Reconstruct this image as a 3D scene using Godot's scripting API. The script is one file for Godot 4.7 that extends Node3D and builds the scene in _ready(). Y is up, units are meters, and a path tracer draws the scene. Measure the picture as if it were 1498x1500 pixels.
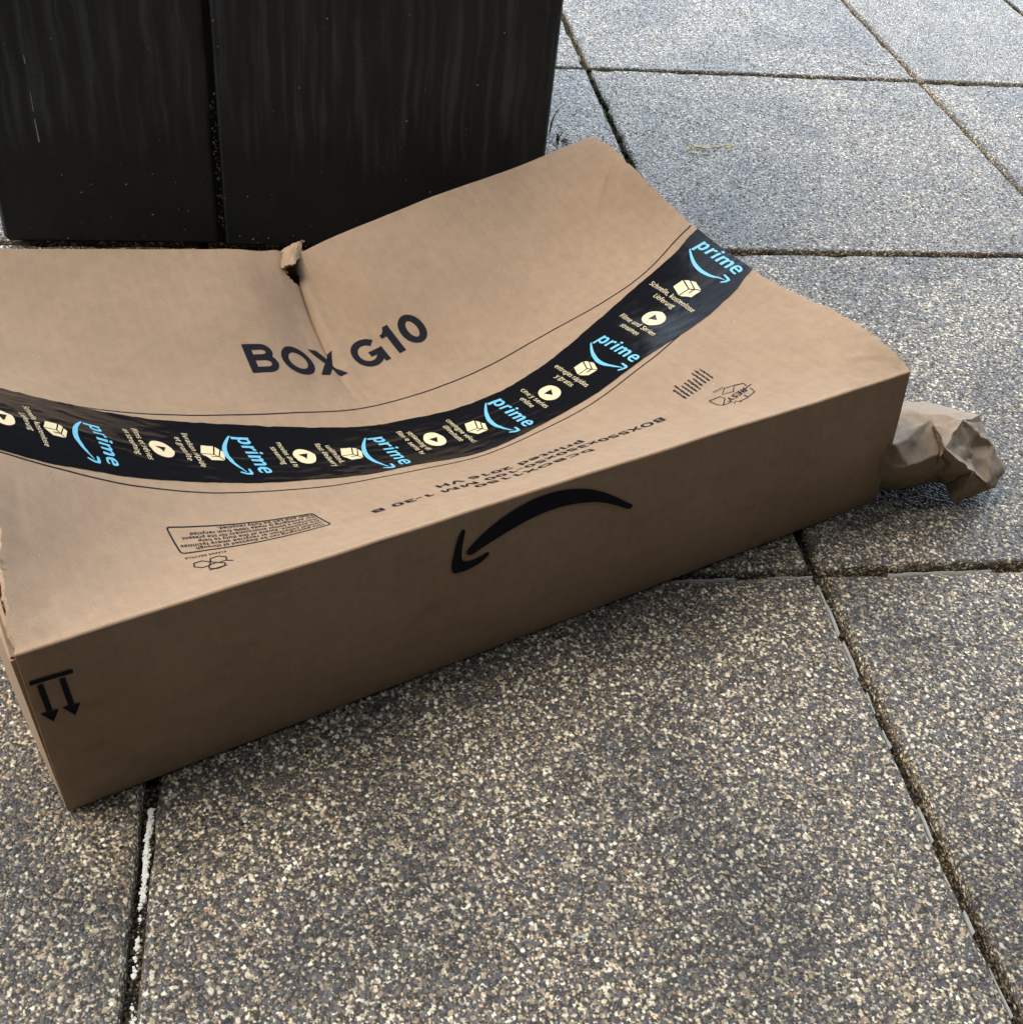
extends Node3D
# A squashed cardboard box with black tape lies on washed-concrete slabs in front of a black litter bin.

const SLAB := 0.4            # slab module in metres
const JOINT := 0.006
const BOX_AT := Vector3(-0.43787, 0.0, 0.14845)
const BOX_TURN := 0.40133

# Lid of the box: control net of a uniform cubic B-spline, in millimetres of the box frame (along, up, back).
const LID := [
	[Vector3(-68, 63, -49), Vector3(-40, 126, 3), Vector3(-16, 168, 55), Vector3(-15, 162, 116), Vector3(-21, 147, 174), Vector3(-25, 132, 230), Vector3(-27, 121, 288), Vector3(-22, 124, 347), Vector3(-16, 128, 407)],
	[Vector3(-15, 101, -56), Vector3(-6, 118, 1), Vector3(6, 135, 57), Vector3(15, 144, 114), Vector3(12, 133, 172), Vector3(7, 115, 228), Vector3(7, 110, 287), Vector3(14, 121, 344), Vector3(21, 134, 401)],
	[Vector3(33, 135, -58), Vector3(29, 112, -1), Vector3(31, 106, 56), Vector3(45, 124, 113), Vector3(45, 117, 171), Vector3(38, 98, 227), Vector3(42, 99, 285), Vector3(50, 117, 341), Vector3(57, 137, 396)],
	[Vector3(69, 150, -51), Vector3(66, 114, -2), Vector3(64, 90, 52), Vector3(73, 102, 111), Vector3(76, 99, 168), Vector3(71, 82, 225), Vector3(77, 92, 283), Vector3(85, 111, 338), Vector3(92, 132, 392)],
	[Vector3(104, 153, -48), Vector3(102, 115, -1), Vector3(100, 84, 49), Vector3(105, 85, 109), Vector3(106, 79, 166), Vector3(106, 72, 224), Vector3(113, 86, 281), Vector3(120, 105, 335), Vector3(127, 125, 390)],
	[Vector3(139, 154, -47), Vector3(138, 115, -1), Vector3(137, 82, 48), Vector3(138, 72, 106), Vector3(138, 63, 164), Vector3(142, 64, 222), Vector3(148, 80, 278), Vector3(156, 99, 333), Vector3(163, 118, 388)],
	[Vector3(174, 151, -47), Vector3(173, 116, 0), Vector3(173, 82, 48), Vector3(173, 62, 103), Vector3(173, 52, 162), Vector3(177, 58, 219), Vector3(184, 80, 274), Vector3(190, 93, 330), Vector3(195, 103, 388)],
	[Vector3(209, 148, -49), Vector3(209, 116, 0), Vector3(209, 83, 49), Vector3(209, 58, 102), Vector3(208, 44, 160), Vector3(212, 52, 217), Vector3(221, 74, 271), Vector3(229, 88, 327), Vector3(235, 99, 385)],
	[Vector3(245, 149, -48), Vector3(245, 115, 0), Vector3(245, 82, 49), Vector3(245, 54, 101), Vector3(245, 41, 158), Vector3(245, 36, 217), Vector3(247, 43, 276), Vector3(257, 70, 329), Vector3(271, 103, 378)],
	[Vector3(280, 148, -48), Vector3(280, 115, 0), Vector3(281, 81, 49), Vector3(281, 51, 99), Vector3(281, 41, 158), Vector3(280, 32, 217), Vector3(273, 53, 271), Vector3(265, 81, 322), Vector3(259, 101, 376)],
	[Vector3(316, 145, -50), Vector3(316, 116, 1), Vector3(316, 84, 50), Vector3(317, 54, 101), Vector3(317, 41, 159), Vector3(316, 41, 218), Vector3(307, 71, 269), Vector3(300, 89, 324), Vector3(293, 98, 382)],
	[Vector3(351, 148, -48), Vector3(352, 114, 0), Vector3(352, 82, 49), Vector3(353, 60, 103), Vector3(353, 46, 161), Vector3(350, 48, 219), Vector3(344, 72, 273), Vector3(337, 93, 327), Vector3(330, 114, 381)],
	[Vector3(387, 150, -47), Vector3(387, 112, -1), Vector3(388, 81, 48), Vector3(387, 73, 107), Vector3(388, 57, 163), Vector3(386, 54, 222), Vector3(379, 74, 277), Vector3(372, 99, 329), Vector3(364, 123, 382)],
	[Vector3(422, 149, -48), Vector3(423, 110, -2), Vector3(424, 83, 50), Vector3(420, 86, 110), Vector3(422, 69, 166), Vector3(421, 62, 224), Vector3(415, 75, 281), Vector3(407, 102, 333), Vector3(400, 131, 383)],
	[Vector3(457, 143, -51), Vector3(459, 110, -2), Vector3(460, 89, 52), Vector3(457, 88, 111), Vector3(456, 82, 168), Vector3(456, 72, 225), Vector3(452, 78, 285), Vector3(444, 102, 339), Vector3(434, 135, 389)],
	[Vector3(496, 119, -59), Vector3(495, 111, -1), Vector3(492, 108, 56), Vector3(493, 93, 112), Vector3(488, 97, 170), Vector3(488, 91, 228), Vector3(476, 105, 281), Vector3(478, 111, 339), Vector3(485, 113, 399)],
	[Vector3(536, 97, -57), Vector3(529, 118, 0), Vector3(525, 124, 58), Vector3(527, 107, 114), Vector3(523, 106, 172), Vector3(518, 111, 231), Vector3(499, 136, 279), Vector3(510, 127, 333), Vector3(538, 97, 387)],
	[Vector3(576, 79, -52), Vector3(564, 125, 2), Vector3(559, 138, 59), Vector3(559, 123, 117), Vector3(559, 110, 176), Vector3(550, 128, 232), Vector3(523, 165, 278), Vector3(543, 142, 325), Vector3(585, 88, 367)],
]
const LID_L := 540.0
const LID_W := 350.0
const STEP := 2.0
const SEAM := 160.0

var rng := RandomNumberGenerator.new()
var lid_p := PackedVector3Array()
var lid_n := PackedVector3Array()
var lid_nu := 271
var lid_nv := 176
var M := {}
var taken := {}


func _ready():
	rng.seed = 4711
	# ---- camera, sky, sun, exposure
	var cam := Camera3D.new()
	cam.name = "camera"
	cam.position = Vector3(-0.318045, 0.520759, 0.510119)
	cam.basis = Basis.from_euler(Vector3(-0.725886, -0.221732, 0.125627))
	cam.fov = 45.97
	cam.near = 0.02
	cam.far = 400.0
	add_child(cam)
	cam.current = true
	var env := Environment.new()
	var sky := Sky.new()
	var sm := ProceduralSkyMaterial.new()
	sm.sky_top_color = Color(0.58, 0.62, 0.68)
	sm.sky_horizon_color = Color(0.85, 0.93, 1.0)
	sm.sky_curve = 0.18
	sm.sky_energy_multiplier = 1.6
	sm.ground_bottom_color = Color(0.25, 0.25, 0.25)
	sm.ground_horizon_color = Color(0.5, 0.52, 0.55)
	sm.sun_angle_max = 30.0
	sky.sky_material = sm
	env.background_mode = Environment.BG_SKY
	env.sky = sky
	env.tonemap_mode = Environment.TONE_MAPPER_LINEAR
	env.tonemap_exposure = 2.15
	env.sdfgi_enabled = true
	env.ssao_enabled = true
	env.ssil_enabled = true
	var we := WorldEnvironment.new()
	we.name = "world_environment"
	we.environment = env
	add_child(we)
	var sun := DirectionalLight3D.new()
	sun.name = "sun"
	sun.light_color = Color(1.0, 0.985, 0.965)
	sun.light_energy = 0.5
	sun.light_angular_distance = 24.0
	sun.shadow_enabled = true
	add_child(sun)
	sun.look_at_from_position(Vector3(-0.56, 0.83, -0.06), Vector3.ZERO, Vector3.UP)

	materials()
	build_ground()
	build_added_facade()
	build_bin()
	build_lid_table()
	build_box()
	build_paper()
	build_small_things()


# ------------------------------------------------------------------ helpers
func tag(o: Node3D, label: String, category := "", group := "", kind := ""):
	if label: o.set_meta("label", label)
	if category: o.set_meta("category", category)
	if group: o.set_meta("group", group)
	if kind: o.set_meta("kind", kind)
	return o


func numbered(called: String) -> String:
	var k: int = taken.get(called, 0)
	taken[called] = k + 1
	return called if k == 0 else "%s_%03d" % [called, k]


func thing(called: String, at := Vector3.ZERO, turn := 0.0) -> Node3D:
	var o := Node3D.new()
	o.name = numbered(called)
	o.position = at
	o.rotation.y = turn
	add_child(o, true)
	return o


func mesh_of(T: Dictionary, mat: Material) -> ArrayMesh:
	var a := []
	a.resize(Mesh.ARRAY_MAX)
	a[Mesh.ARRAY_VERTEX] = T.v
	a[Mesh.ARRAY_NORMAL] = T.n
	a[Mesh.ARRAY_TEX_UV] = T.uv
	a[Mesh.ARRAY_COLOR] = T.c
	a[Mesh.ARRAY_INDEX] = T.i
	var m := ArrayMesh.new()
	m.add_surface_from_arrays(Mesh.PRIMITIVE_TRIANGLES, a)
	m.surface_set_material(0, mat)
	return m


func put(called: String, m: Mesh, parent: Node3D, at := Vector3.ZERO) -> MeshInstance3D:
	var o := MeshInstance3D.new()
	o.name = numbered(called) if parent == self else called
	o.mesh = m
	o.position = at
	parent.add_child(o, true)
	return o


func buf() -> Dictionary:
	return {"v": PackedVector3Array(), "n": PackedVector3Array(), "uv": PackedVector2Array(), "c": PackedColorArray(), "i": PackedInt32Array()}


func vert(T: Dictionary, p: Vector3, n: Vector3, uv: Vector2, c := Color(0.8, 0.8, 0.8)) -> int:
	T.v.append(p)
	T.n.append(n)
	T.uv.append(uv)
	T.c.append(c)
	return T.v.size() - 1


func tri(T: Dictionary, a: int, b: int, c: int):
	var n: Vector3 = T.n[a] + T.n[b] + T.n[c]
	var g: Vector3 = (T.v[b] - T.v[a]).cross(T.v[c] - T.v[a])
	if g.dot(n) > 0.0:
		T.i.append_array(PackedInt32Array([a, c, b]))
	else:
		T.i.append_array(PackedInt32Array([a, b, c]))


func quad(T: Dictionary, a: int, b: int, c: int, d: int):
	tri(T, a, b, c)
	tri(T, a, c, d)


func flat_quad(T: Dictionary, a: Vector3, b: Vector3, c: Vector3, d: Vector3, n: Vector3, col := Color(0.8, 0.8, 0.8), uvs := 1.0):
	var ax := (b - a).normalized()
	var ay := n.cross(ax)
	var ids := []
	for p in [a, b, c, d]:
		ids.append(vert(T, p, n, Vector2((p - a).dot(ax), (p - a).dot(ay)) * uvs, col))
	quad(T, ids[0], ids[1], ids[2], ids[3])


func bevel_box(lo: Vector3, hi: Vector3, r: float, mat: Material, col := Color(0.8, 0.8, 0.8)) -> ArrayMesh:
	# a box whose twelve edges are chamfered; uv in metres
	var T := buf()
	var c := (lo + hi) / 2.0
	var h := (hi - lo) / 2.0
	for ax in 3:
		for s in [-1.0, 1.0]:
			var n := Vector3.ZERO
			n[ax] = s
			var u := (ax + 1) % 3
			var w := (ax + 2) % 3
			var pts := []
			for k in [[-1, -1], [1, -1], [1, 1], [-1, 1]]:
				var p := Vector3.ZERO
				p[ax] = s * h[ax]
				p[u] = k[0] * (h[u] - r)
				p[w] = k[1] * (h[w] - r)
				pts.append(c + p)
			var ids := []
			for p in pts:
				var uv := Vector2(p.x, p.y) if ax == 2 else (Vector2(p.z, p.y) if ax == 0 else Vector2(p.x, p.z))
				ids.append(vert(T, p, n, uv, col))
			quad(T, ids[0], ids[1], ids[2], ids[3])
	for ax in 3:          # edges along ax
		var u := (ax + 1) % 3
		var w := (ax + 2) % 3
		for su in [-1.0, 1.0]:
			for sw in [-1.0, 1.0]:
				var ids := []
				for k in [[-1, 0], [1, 0], [1, 1], [-1, 1]]:
					var p := Vector3.ZERO
					var n := Vector3.ZERO
					p[ax] = k[0] * (h[ax] - r)
					p[u] = su * (h[u] - (r if k[1] == 0 else 0.0))
					p[w] = sw * (h[w] - (0.0 if k[1] == 0 else r))
					n[u] = su * (0.35 if k[1] == 0 else 1.0)
					n[w] = sw * (1.0 if k[1] == 0 else 0.35)
					ids.append(vert(T, c + p, n.normalized(), Vector2(c.x + p.x, c.y + p.y), col))
				quad(T, ids[0], ids[1], ids[2], ids[3])
	for sx in [-1.0, 1.0]:
		for sy in [-1.0, 1.0]:
			for sz in [-1.0, 1.0]:
				var s := Vector3(sx, sy, sz)
				var n := s.normalized()
				var ids := []
				for ax in 3:
					var p := s * (h - Vector3(r, r, r))
					p[ax] = s[ax] * h[ax]
					ids.append(vert(T, c + p, n, Vector2(c.x + p.x, c.y + p.y), col))
				tri(T, ids[0], ids[1], ids[2])
	return mesh_of(T, mat)


func noise(seed_: int, freq: float, oct := 3) -> FastNoiseLite:
	var f := FastNoiseLite.new()
	f.noise_type = FastNoiseLite.TYPE_SIMPLEX_SMOOTH
	f.seed = seed_
	f.frequency = freq
	f.fractal_octaves = oct
	return f


# ------------------------------------------------------------------ materials
func lin(r: float, g: float, b: float) -> Color:
	return Color(r, g, b).linear_to_srgb()


func plain(name_: String, c: Color, rough: float, spec := 0.5) -> StandardMaterial3D:
	var m := StandardMaterial3D.new()
	m.resource_name = name_
	m.albedo_color = c
	m.roughness = rough
	m.metallic_specular = spec
	return m


func stone_sprite(size: int, col: Color, seed_: int) -> Array:
	# an irregular pebble: colour picture, height picture, both with a soft-edged mask
	var r := RandomNumberGenerator.new()
	r.seed = seed_
	var n := 7
	var dirs := []
	var offs := []
	var a0 := r.randf() * TAU
	for k in n:
		var a := a0 + TAU * (k + r.randf_range(-0.3, 0.3)) / n
		dirs.append(Vector2(cos(a), sin(a)))
		offs.append(r.randf_range(0.62, 1.0))
	var stretch := r.randf_range(0.62, 1.0)
	var turn := r.randf() * TAU
	var ci := Image.create(size, size, false, Image.FORMAT_RGBA8)
	var hi := Image.create(size, size, false, Image.FORMAT_RGBA8)
	var tilt := Vector2(r.randf_range(-0.28, 0.28), r.randf_range(-0.28, 0.28))
	var base := r.randf_range(0.5, 0.85)
	var half := size / 2.0
	for y in size:
		for x in size:
			var q := (Vector2(x + 0.5, y + 0.5) - Vector2(half, half)) / half
			q = q.rotated(turn)
			q.y /= stretch
			var d := -9.0
			for k in n:
				d = maxf(d, q.dot(dirs[k]) - offs[k] * 0.92)
			var al := clampf(-d * half * 0.9 + 0.15, 0.0, 1.0)
			if al > 0.0:
				var g := 1.0 + r.randf_range(-0.09, 0.09)
				ci.set_pixel(x, y, Color(col.r * g, col.g * g, col.b * g, al))
				var dome := clampf(-d * 2.6, 0.0, 1.0)
				var hh := clampf(base * (0.35 + 0.65 * sqrt(dome)) + q.dot(tilt) * 0.5, 0.0, 1.0)
				hi.set_pixel(x, y, Color(hh, hh, hh, al))
	return [ci, hi]


func stamp(im: Image, sp: Image, x: int, y: int):
	var w := im.get_width()
	var s := sp.get_width()
	var r := Rect2i(0, 0, s, s)
	im.blend_rect(sp, r, Vector2i(x, y))
	if x + s > w: im.blend_rect(sp, r, Vector2i(x - w, y))
	if y + s > w: im.blend_rect(sp, r, Vector2i(x, y - w))
	if x + s > w and y + s > w: im.blend_rect(sp, r, Vector2i(x - w, y - w))


func aggregate(side: int) -> Array:
	var col := Image.create(side, side, false, Image.FORMAT_RGBA8)
	var hgt := Image.create(side, side, false, Image.FORMAT_RGBA8)
	col.fill(lin(0.045, 0.038, 0.03))
	hgt.fill(Color(0.1, 0.1, 0.1))
	# share, linear colour
	var kinds := [
		[0.20, Vector3(0.64, 0.52, 0.34)], [0.10, Vector3(0.78, 0.71, 0.56)], [0.16, Vector3(0.33, 0.255, 0.16)], [0.17, Vector3(0.135, 0.108, 0.082)],
		[0.20, Vector3(0.058, 0.050, 0.044)], [0.11, Vector3(0.078, 0.076, 0.080)], [0.06, Vector3(0.022, 0.020, 0.019)], [0.012, Vector3(0.30, 0.14, 0.06)], [0.03, Vector3(0.34, 0.32, 0.28)]]
	var sprites := []
	var sd := 100
	for k in kinds:
		var set_ := []
		for v in 22:
			var size := int(3.6 + 8.5 * pow(rng.randf(), 2.0) + (5 if rng.randf() < 0.05 else 0))
			var b := rng.randf_range(0.72, 1.3)
			var c: Vector3 = k[1] * b
			set_.append(stone_sprite(size, lin(c.x, c.y, c.z), sd))
			sd += 1
		sprites.append(set_)
	var total := 0.0
	for k in kinds: total += k[0]
	# sand between the stones
	var sand := [stone_sprite(4, lin(0.42, 0.34, 0.22), 5), stone_sprite(4, lin(0.07, 0.06, 0.045), 6), stone_sprite(3, lin(0.55, 0.47, 0.33), 7)]
	for n in 120000:
		var sp: Array = sand[rng.randi() % 3]
		stamp(col, sp[0], rng.randi() % side, rng.randi() % side)
	for n in 470000:
		var t := rng.randf() * total
		var k := 0
		while k < kinds.size() - 1 and t > kinds[k][0]:
			t -= kinds[k][0]
			k += 1
		var sp: Array = sprites[k][rng.randi() % 22]
		var x := rng.randi() % side
		var y := rng.randi() % side
		stamp(col, sp[0], x, y)
		stamp(hgt, sp[1], x, y)
	col.convert(Image.FORMAT_RGB8)
	hgt.convert(Image.FORMAT_L8)
	# hollows are rough with dirt, the worn tops of the stones are smooth and damp
	var rg: Image = hgt.duplicate()
	rg.resize(side / 2, side / 2, Image.INTERPOLATE_BILINEAR)
	var d := rg.get_data()
	for k in d.size():
		d[k] = clampi(240 - int(d[k] * 1.2), 48, 235)
	rg = Image.create_from_data(side / 2, side / 2, false, Image.FORMAT_L8, d)
	return [ImageTexture.create_from_image(col), ImageTexture.create_from_image(hgt), ImageTexture.create_from_image(rg)]


func mottled(side: int, lo: float, hi: float, freq: float, sd: int, stretch := Vector2.ONE) -> Image:
	var f := noise(sd, freq, 4)
	var im := f.get_seamless_image(side, side)
	im.convert(Image.FORMAT_L8)
	if stretch != Vector2.ONE:
		im = im.get_region(Rect2i(0, 0, int(side * stretch.x), int(side * stretch.y)))
		im.resize(side, side, Image.INTERPOLATE_CUBIC)
	var d := im.get_data()
	for k in d.size():
		d[k] = clampi(int(255.0 * lerpf(lo, hi, d[k] / 255.0)), 0, 255)
	return Image.create_from_data(side, side, false, Image.FORMAT_L8, d)


func card_textures(side: int) -> Array:
	var f1 := noise(11, 0.02, 4).get_seamless_image(side, side)
	var f2 := noise(12, 0.34, 2).get_seamless_image(side, side)
	f1.convert(Image.FORMAT_L8)
	f2.convert(Image.FORMAT_L8)
	var d1 := f1.get_data()
	var d2 := f2.get_data()
	var out := PackedByteArray()
	out.resize(side * side * 3)
	var flute := PackedFloat32Array()
	for x in side:
		flute.append(0.006 * sin(TAU * 36.0 * x / side) + 0.006 * f1.get_pixel(x, 7).r)
	for k in side * side:
		var g := 1.0 + (d1[k] - 128) * 0.00026 + (d2[k] - 128) * 0.0008 + flute[k % side]
		out[k * 3] = mini(255, int(168.0 * g))
		out[k * 3 + 1] = mini(255, int(140.5 * g))
		out[k * 3 + 2] = mini(255, int(113.0 * g))
	var im := Image.create_from_data(side, side, false, Image.FORMAT_RGB8, out)
	# kraft fibres: short light and dark hairs, and specks
	for n in 5200:
		var x := rng.randf() * side
		var y := rng.randf() * side
		var a := rng.randf() * TAU
		var len := rng.randf_range(3, 12)
		var light := rng.randf() < 0.5
		var amt := rng.randf_range(0.03, 0.09) * (1.0 if light else -1.0)
		for t in int(len):
			var px := posmod(int(x + cos(a) * t), side)
			var py := posmod(int(y + sin(a) * t), side)
			var c := im.get_pixel(px, py)
			im.set_pixel(px, py, Color(c.r * (1 + amt), c.g * (1 + amt), c.b * (1 + amt)))
			a += rng.randf_range(-0.15, 0.15)
	for n in 420:
		var px := rng.randi() % side
		var py := rng.randi() % side
		var dark := rng.randf() < 0.6
		var sz := 1 + int(rng.randf() < 0.35)
		im.fill_rect(Rect2i(px, py, mini(sz, side - px), mini(1 + int(rng.randf() < 0.3), side - py)), Color(0.36, 0.27, 0.2) if dark else Color(0.93, 0.84, 0.73))
	return [ImageTexture.create_from_image(im), ImageTexture.create_from_image(f2), ImageTexture.create_from_image(f1)]


func materials():
	var ag := aggregate(2048)
	var stain := ImageTexture.create_from_image(mottled(512, 0.72, 1.16, 0.012, 31))
	for k in 3:
		var m := StandardMaterial3D.new()
		m.resource_name = "washed_concrete"
		m.albedo_texture = ag[0]
		m.albedo_color = [lin(0.93, 0.87, 0.76), lin(0.86, 0.81, 0.72), lin(0.94, 0.86, 0.73)][k]
		m.heightmap_enabled = true
		m.heightmap_texture = ag[1]
		m.heightmap_scale = 0.045
		m.roughness = 1.0
		m.metallic_specular = 0.40
		m.uv1_scale = Vector3(1.5, 1.5, 1.5)   # the picture spans 0.67 m
		m.roughness_texture = ag[2]
		m.roughness_texture_channel = BaseMaterial3D.TEXTURE_CHANNEL_RED
		m.detail_enabled = true
		m.detail_blend_mode = BaseMaterial3D.BLEND_MODE_MUL
		m.detail_uv_layer = BaseMaterial3D.DETAIL_UV_2
		m.detail_albedo = stain
		M["slab%d" % k] = m
	M.bed = plain("joint_dirt", lin(0.045, 0.038, 0.028), 0.95, 0.2)
	M.bed.uv1_triplanar = true
	M.bed.uv1_world_triplanar = true
	M.bed.albedo_texture = ag[0]
	M.bed.albedo_color = lin(0.30, 0.27, 0.22)
	M.bed.heightmap_enabled = true
	M.bed.heightmap_texture = ag[1]
	M.bed.heightmap_scale = 0.2
	M.bed.uv1_scale = Vector3(1.7, 1.7, 1.7)
	M.lime = plain("crust_and_highlight", lin(0.52, 0.49, 0.42), 0.85)
	M.highlight_grey = plain("joint_highlight_grey", lin(0.29, 0.28, 0.25), 0.8)  # pale grey that paints the highlight along joint edges
	M.yellow = plain("yellow_paint", lin(0.58, 0.46, 0.20), 0.7)

	var ct := card_textures(1024)
	var card := StandardMaterial3D.new()
	card.resource_name = "kraft_cardboard"
	card.albedo_texture = ct[0]
	card.vertex_color_use_as_albedo = true
	card.roughness = 0.75
	card.metallic_specular = 0.3
	card.uv1_scale = Vector3(4, 4, 4)
	card.heightmap_enabled = true
	card.heightmap_texture = ct[1]
	card.heightmap_scale = 0.004
	M.card = card
	var paper: StandardMaterial3D = card.duplicate()
	paper.resource_name = "kraft_paper"
	paper.albedo_color = Color(0.93, 0.97, 1.0)
	paper.roughness = 0.6
	M.paper = paper
	M.ink = plain("black_print", lin(0.012, 0.012, 0.016), 0.8, 0.2)
	M.blue_ink = plain("blue_print", lin(0.15, 0.44, 0.57), 0.4)
	M.cream_ink = plain("cream_print", lin(0.72, 0.58, 0.34), 0.35)
	M.tape = plain("black_tape", lin(0.007, 0.007, 0.008), 0.17, 0.28)
	M.tape_ink = plain("black_tape_print", lin(0.008, 0.008, 0.009), 0.3, 0.5)

	# bin paint: black with rain streaks and dust
	var s1 := noise(41, 0.10, 3)
	var s2 := noise(42, 0.02, 3)
	var s3 := noise(43, 0.3, 2)
	var out := PackedByteArray()
	out.resize(512 * 512 * 3)
	for y in 512:
		var up := 0.56 * y / 512.0           # metres above the pavement
		for x in 512:
			var run := s1.get_noise_2d(x + 2.5 * s2.get_noise_2d(y * 0.9, x * 0.5), y * 0.055)
			var foot := 0.085 + 0.035 * s2.get_noise_1d(x * 1.3) + 0.03 * s1.get_noise_1d(x * 0.8 + 300)
			var reach := smoothstep(foot - 0.012, foot + 0.03, up)
			var g := 41.0 + reach * (5.0 + 27.0 * clampf(run * 1.6 + 0.12, 0.0, 1.0)) + 7.0 * s3.get_noise_2d(x, y) + 5.0 * s2.get_noise_2d(x, y)
			var k := (y * 512 + x) * 3
			out[k] = int(g * 0.91)
			out[k + 1] = int(g)
			out[k + 2] = int(g * 1.07)
	var bi := Image.create_from_data(512, 512, false, Image.FORMAT_RGB8, out)
	var paint := StandardMaterial3D.new()
	paint.resource_name = "black_paint"
	paint.albedo_texture = ImageTexture.create_from_image(bi)
	paint.roughness = 0.5
	paint.metallic_specular = 0.4
	paint.uv1_scale = Vector3(2.2, 1.0 / 0.56, 1)
	M.paint = paint
	M.inner = plain("black_paint_plain", lin(0.008, 0.008, 0.008), 0.7, 0.3)
	M.dark = plain("matt_black", lin(0.006, 0.006, 0.006), 0.9, 0.1)  # even matt black, worn by the windows of the added facade
	M.scratch = plain("bare_metal", lin(0.45, 0.45, 0.45), 0.4)
	M.grit = plain("grit", lin(0.30, 0.27, 0.2), 0.8)
	M.added_facade = plain("added_facade_paint", lin(0.018, 0.016, 0.015), 0.85)  # paint of the added facade, kept dark to bounce little onto the box
	M.plinth = plain("stone_plinth", lin(0.035, 0.033, 0.03), 0.8)
	M.grass = plain("grass_blade", lin(0.10, 0.17, 0.045), 0.5)
	M.leaf = plain("dead_leaf", lin(0.03, 0.02, 0.014), 0.8)
	M.moss = plain("moss", lin(0.035, 0.05, 0.015), 0.95, 0.2)


# ------------------------------------------------------------------ ground
func slab_mesh(v: int, mat: Material) -> ArrayMesh:
	# a square slab with a worn, slightly crumbled arris; origin at its centre, top at y = 0
	var T := buf()
	var uv2 := PackedVector2Array()
	var r := RandomNumberGenerator.new()
	r.seed = 900 + v
	var f := noise(300 + v, 38.0, 3)
	var half := (SLAB - JOINT) / 2.0
	var seg := 26
	var turn := (v % 4) * PI / 2
	var off := Vector2(r.randf(), r.randf()) * 3.0
	var ring := []
	for side in 4:
		for k in seg:
			var t := -1.0 + 2.0 * k / seg
			ring.append(Vector2(t, -1.0).rotated(side * PI / 2))
	var nring := ring.size()
	var insets := [0.0030, 0.0010, 0.0, 0.0]
	var ys := [0.0, -0.0011, -0.0046, -0.04]
	for k in 4:
		for q in nring:
			var d: Vector2 = ring[q]
			var wob: float = maxf(0.0, f.get_noise_2d(d.x * 0.2, d.y * 0.2)) * [0.004, 0.0034, 0.0026, 0.001][k]
			var p := d * half
			var into: float = insets[k] + wob
			p.x = clampf(p.x, -half + into, half - into)
			p.y = clampf(p.y, -half + into, half - into)
			var outw := Vector2(signf(d.x) if absf(d.x) > 0.999 else 0.0, signf(d.y) if absf(d.y) > 0.999 else 0.0).normalized()
			var up: float = [1.0, 0.72, 0.3, 0.0][k]
			var n := Vector3(outw.x * sqrt(1 - up * up), up, outw.y * sqrt(1 - up * up)).normalized()
			vert(T, Vector3(p.x, ys[k] - wob * 0.4, p.y), n, (p - outw * ys[k]).rotated(turn) + off)
	var mid := vert(T, Vector3.ZERO, Vector3.UP, Vector2.ZERO.rotated(turn) + off)
	for q in nring:
		var q2 := (q + 1) % nring
		tri(T, mid, q, q2)
		for k in 3:
			quad(T, k * nring + q, k * nring + q2, (k + 1) * nring + q2, (k + 1) * nring + q)
	for p in T.v:
		uv2.append(Vector2(p.x, p.z) * 0.9 + off * 0.7)
	var a := []
	a.resize(Mesh.ARRAY_MAX)
	a[Mesh.ARRAY_VERTEX] = T.v
	a[Mesh.ARRAY_NORMAL] = T.n
	a[Mesh.ARRAY_TEX_UV] = T.uv
	a[Mesh.ARRAY_TEX_UV2] = uv2
	a[Mesh.ARRAY_INDEX] = T.i
	var m := ArrayMesh.new()
	m.add_surface_from_arrays(Mesh.PRIMITIVE_TRIANGLES, a)
	m.surface_set_material(0, mat)
	return m


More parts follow.
